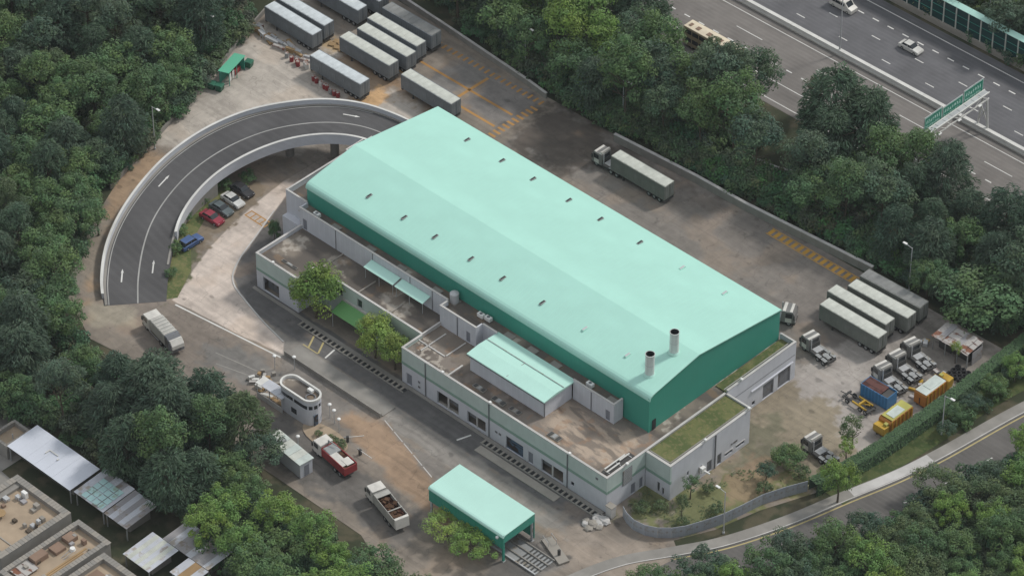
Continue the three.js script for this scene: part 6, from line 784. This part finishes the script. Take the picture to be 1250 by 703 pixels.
// shrubs
for (const [x, z, s] of [[-52.6, 20, 0.8], [-51.6, 24.6, 0.8], [-49.6, 28, 0.9], [-46.4, 31.6, 0.8], [-52.6, 14.6, 0.9], [-51.6, 10.6, 1], [-42.2, 36.4, 0.7]]) tree(x, z, 'shrub', 'mid', s, 'green shrub on the verge inside the ramp curve', 'shrubs inside the ramp curve', 'shrub', 'shrub', 0);
for (const [x, z, s] of [[6, 46.6, 0.6], [7.4, 46, 0.5], [3.2, 46.8, 0.45], [8.0, 46.6, 0.5]]) tree(x, z, 'shrub', 'olive', s, 'small shrub planted on the gate island', 'shrubs on the gate island', 'shrub', 'shrub', 0.12);
for (const [x, z, s] of [[51.2, 24.6, 0.9], [53, 22.4, 0.8], [57.8, 22.6, 0.7], [55.6, 14.4, 0.7], [59.4, 17, 0.8], [62.2, 8.6, 1], [63.6, 2.2, 1.1]]) tree(x, z, 'shrub', 'olive', s, 'weedy shrub inside the sheet metal fence', 'shrubs inside the sheet fence', 'shrub', 'shrub', 0);
for (let k = 0; k < 10; k++) tree(72 + TQ() * 2.4, -48 + k * 2.9 + TQ(), 'shrub', k % 3 ? 'mid' : 'dark', 0.9 + TQ() * 0.7, 'shrub on the bank between hedge and pavement', 'shrubs on the hedge bank', 'shrub', 'shrub', -0.05);
for (const [x, z, s, tn] of [[73.4, -33, 0.5, 'mid'], [73, -28, 0.45, 'dark'], [73.4, -38.5, 0.6, 'bright'], [73.8, -44, 0.65, 'mid'], [72.6, -24.6, 0.42, 'mid'], [74.6, -49, 0.7, 'dark']]) tree(x, z, 'broad', tn, s, 'small tree on the bank between hedge and road', 'small trees on the hedge bank', 'bank_tree');
// clipped hedge along the east boundary
{
  const q = rng(61), C = new THREE.CatmullRomCurve3([[67.2, 3.4], [68.8, -4.6], [69.6, -16.4], [69.8, -32.5], [69.6, -49]].map(([x, z]) => new THREE.Vector3(x, 0, z))), L = [], V = [];
  for (let i = 0; i < 13000; i++) { const u = q(), p = C.getPointAt(u), t = C.getTangentAt(u), nx = -t.z, nz = t.x, f = q(); let s, y, n; if (f < 0.45) { s = (q() - 0.5) * 2.0; y = 2.45 + 0.15 * (q() - 0.5); n = [0, 1, 0]; } else { const k = q() < 0.5 ? -1 : 1; s = k * 1.02; y = q() * 2.45; n = [nx * k, 0.3, nz * k]; } const v = 0.8 + 0.4 * q(); L.push([p.x + nx * s + (q() - 0.5) * 0.2, y, p.z + nz * s + (q() - 0.5) * 0.2, n[0] + (q() - 0.5), n[1] + (q() - 0.5), n[2] + (q() - 0.5), 0.13 + 0.08 * q(), 0.65, v, v, v]); }
  const t = thing('hedge', 'long clipped green hedge along the east edge of the yard', 'hedge', [0, 0, 0]); obj('foliage', leafGeo(L), LM.mid[2], t); obj('stems', ribbon(C, -0.9, 0.9, 2.3, 2.3, 60, 2.3), LM.dark[0], t);
  { const pl = t.children[1]; pl.geometry.setAttribute('color', new THREE.Float32BufferAttribute(new Float32Array(pl.geometry.attributes.position.count * 3).fill(0.8), 3)); }
}
struct('bank', ribbon(new THREE.CatmullRomCurve3([[70.2, 2], [70.8, -8], [72, -20], [73, -34], [75.5, -48]].map(([x, z]) => new THREE.Vector3(x, 0, z))), -2.2, 2.2, 0.02, 0.02), mat.shadedBankGrass);  // lawn tint darkened, painting the shade on the bank into its colour
// weeds in the grassy corner, cut short: too many to count
{ const q = rng(8), L = []; for (let i = 0; i < 5200; i++) { const x = 47.8 + q() * 19, z = 0 + q() * 28; if (!inPoly([[48, 20.2], [52.8, 20.2], [54, 10], [57.5, 4.5], [65.5, 0.5], [65, 5], [62.4, 12], [60, 22], [56, 26.6], [52, 27.6], [49, 26.6]], x, z)) continue; if (fbm(x * 0.4, z * 0.4, 3) < 0.46 + 0.1 * q()) continue; const v = 0.7 + 0.6 * q(); L.push([x, 0.08 + 0.12 * q(), z, q() - 0.5, 0.7, q() - 0.5, 0.1 + 0.14 * q(), 0.5, v * 1.1, v, v]); } const o = obj('grass', leafGeo(L), LM.olive[0]); o.userData.kind = 'stuff'; o.userData.label = 'rough weedy grass inside the sheet metal fence'; o.userData.category = 'grass'; }

// thin summer haze between camera and ground
scene.fog = new THREE.FogExp2(new THREE.Color(0.72, 0.78, 0.82), 0.00004);

renderer.render(scene, camera);
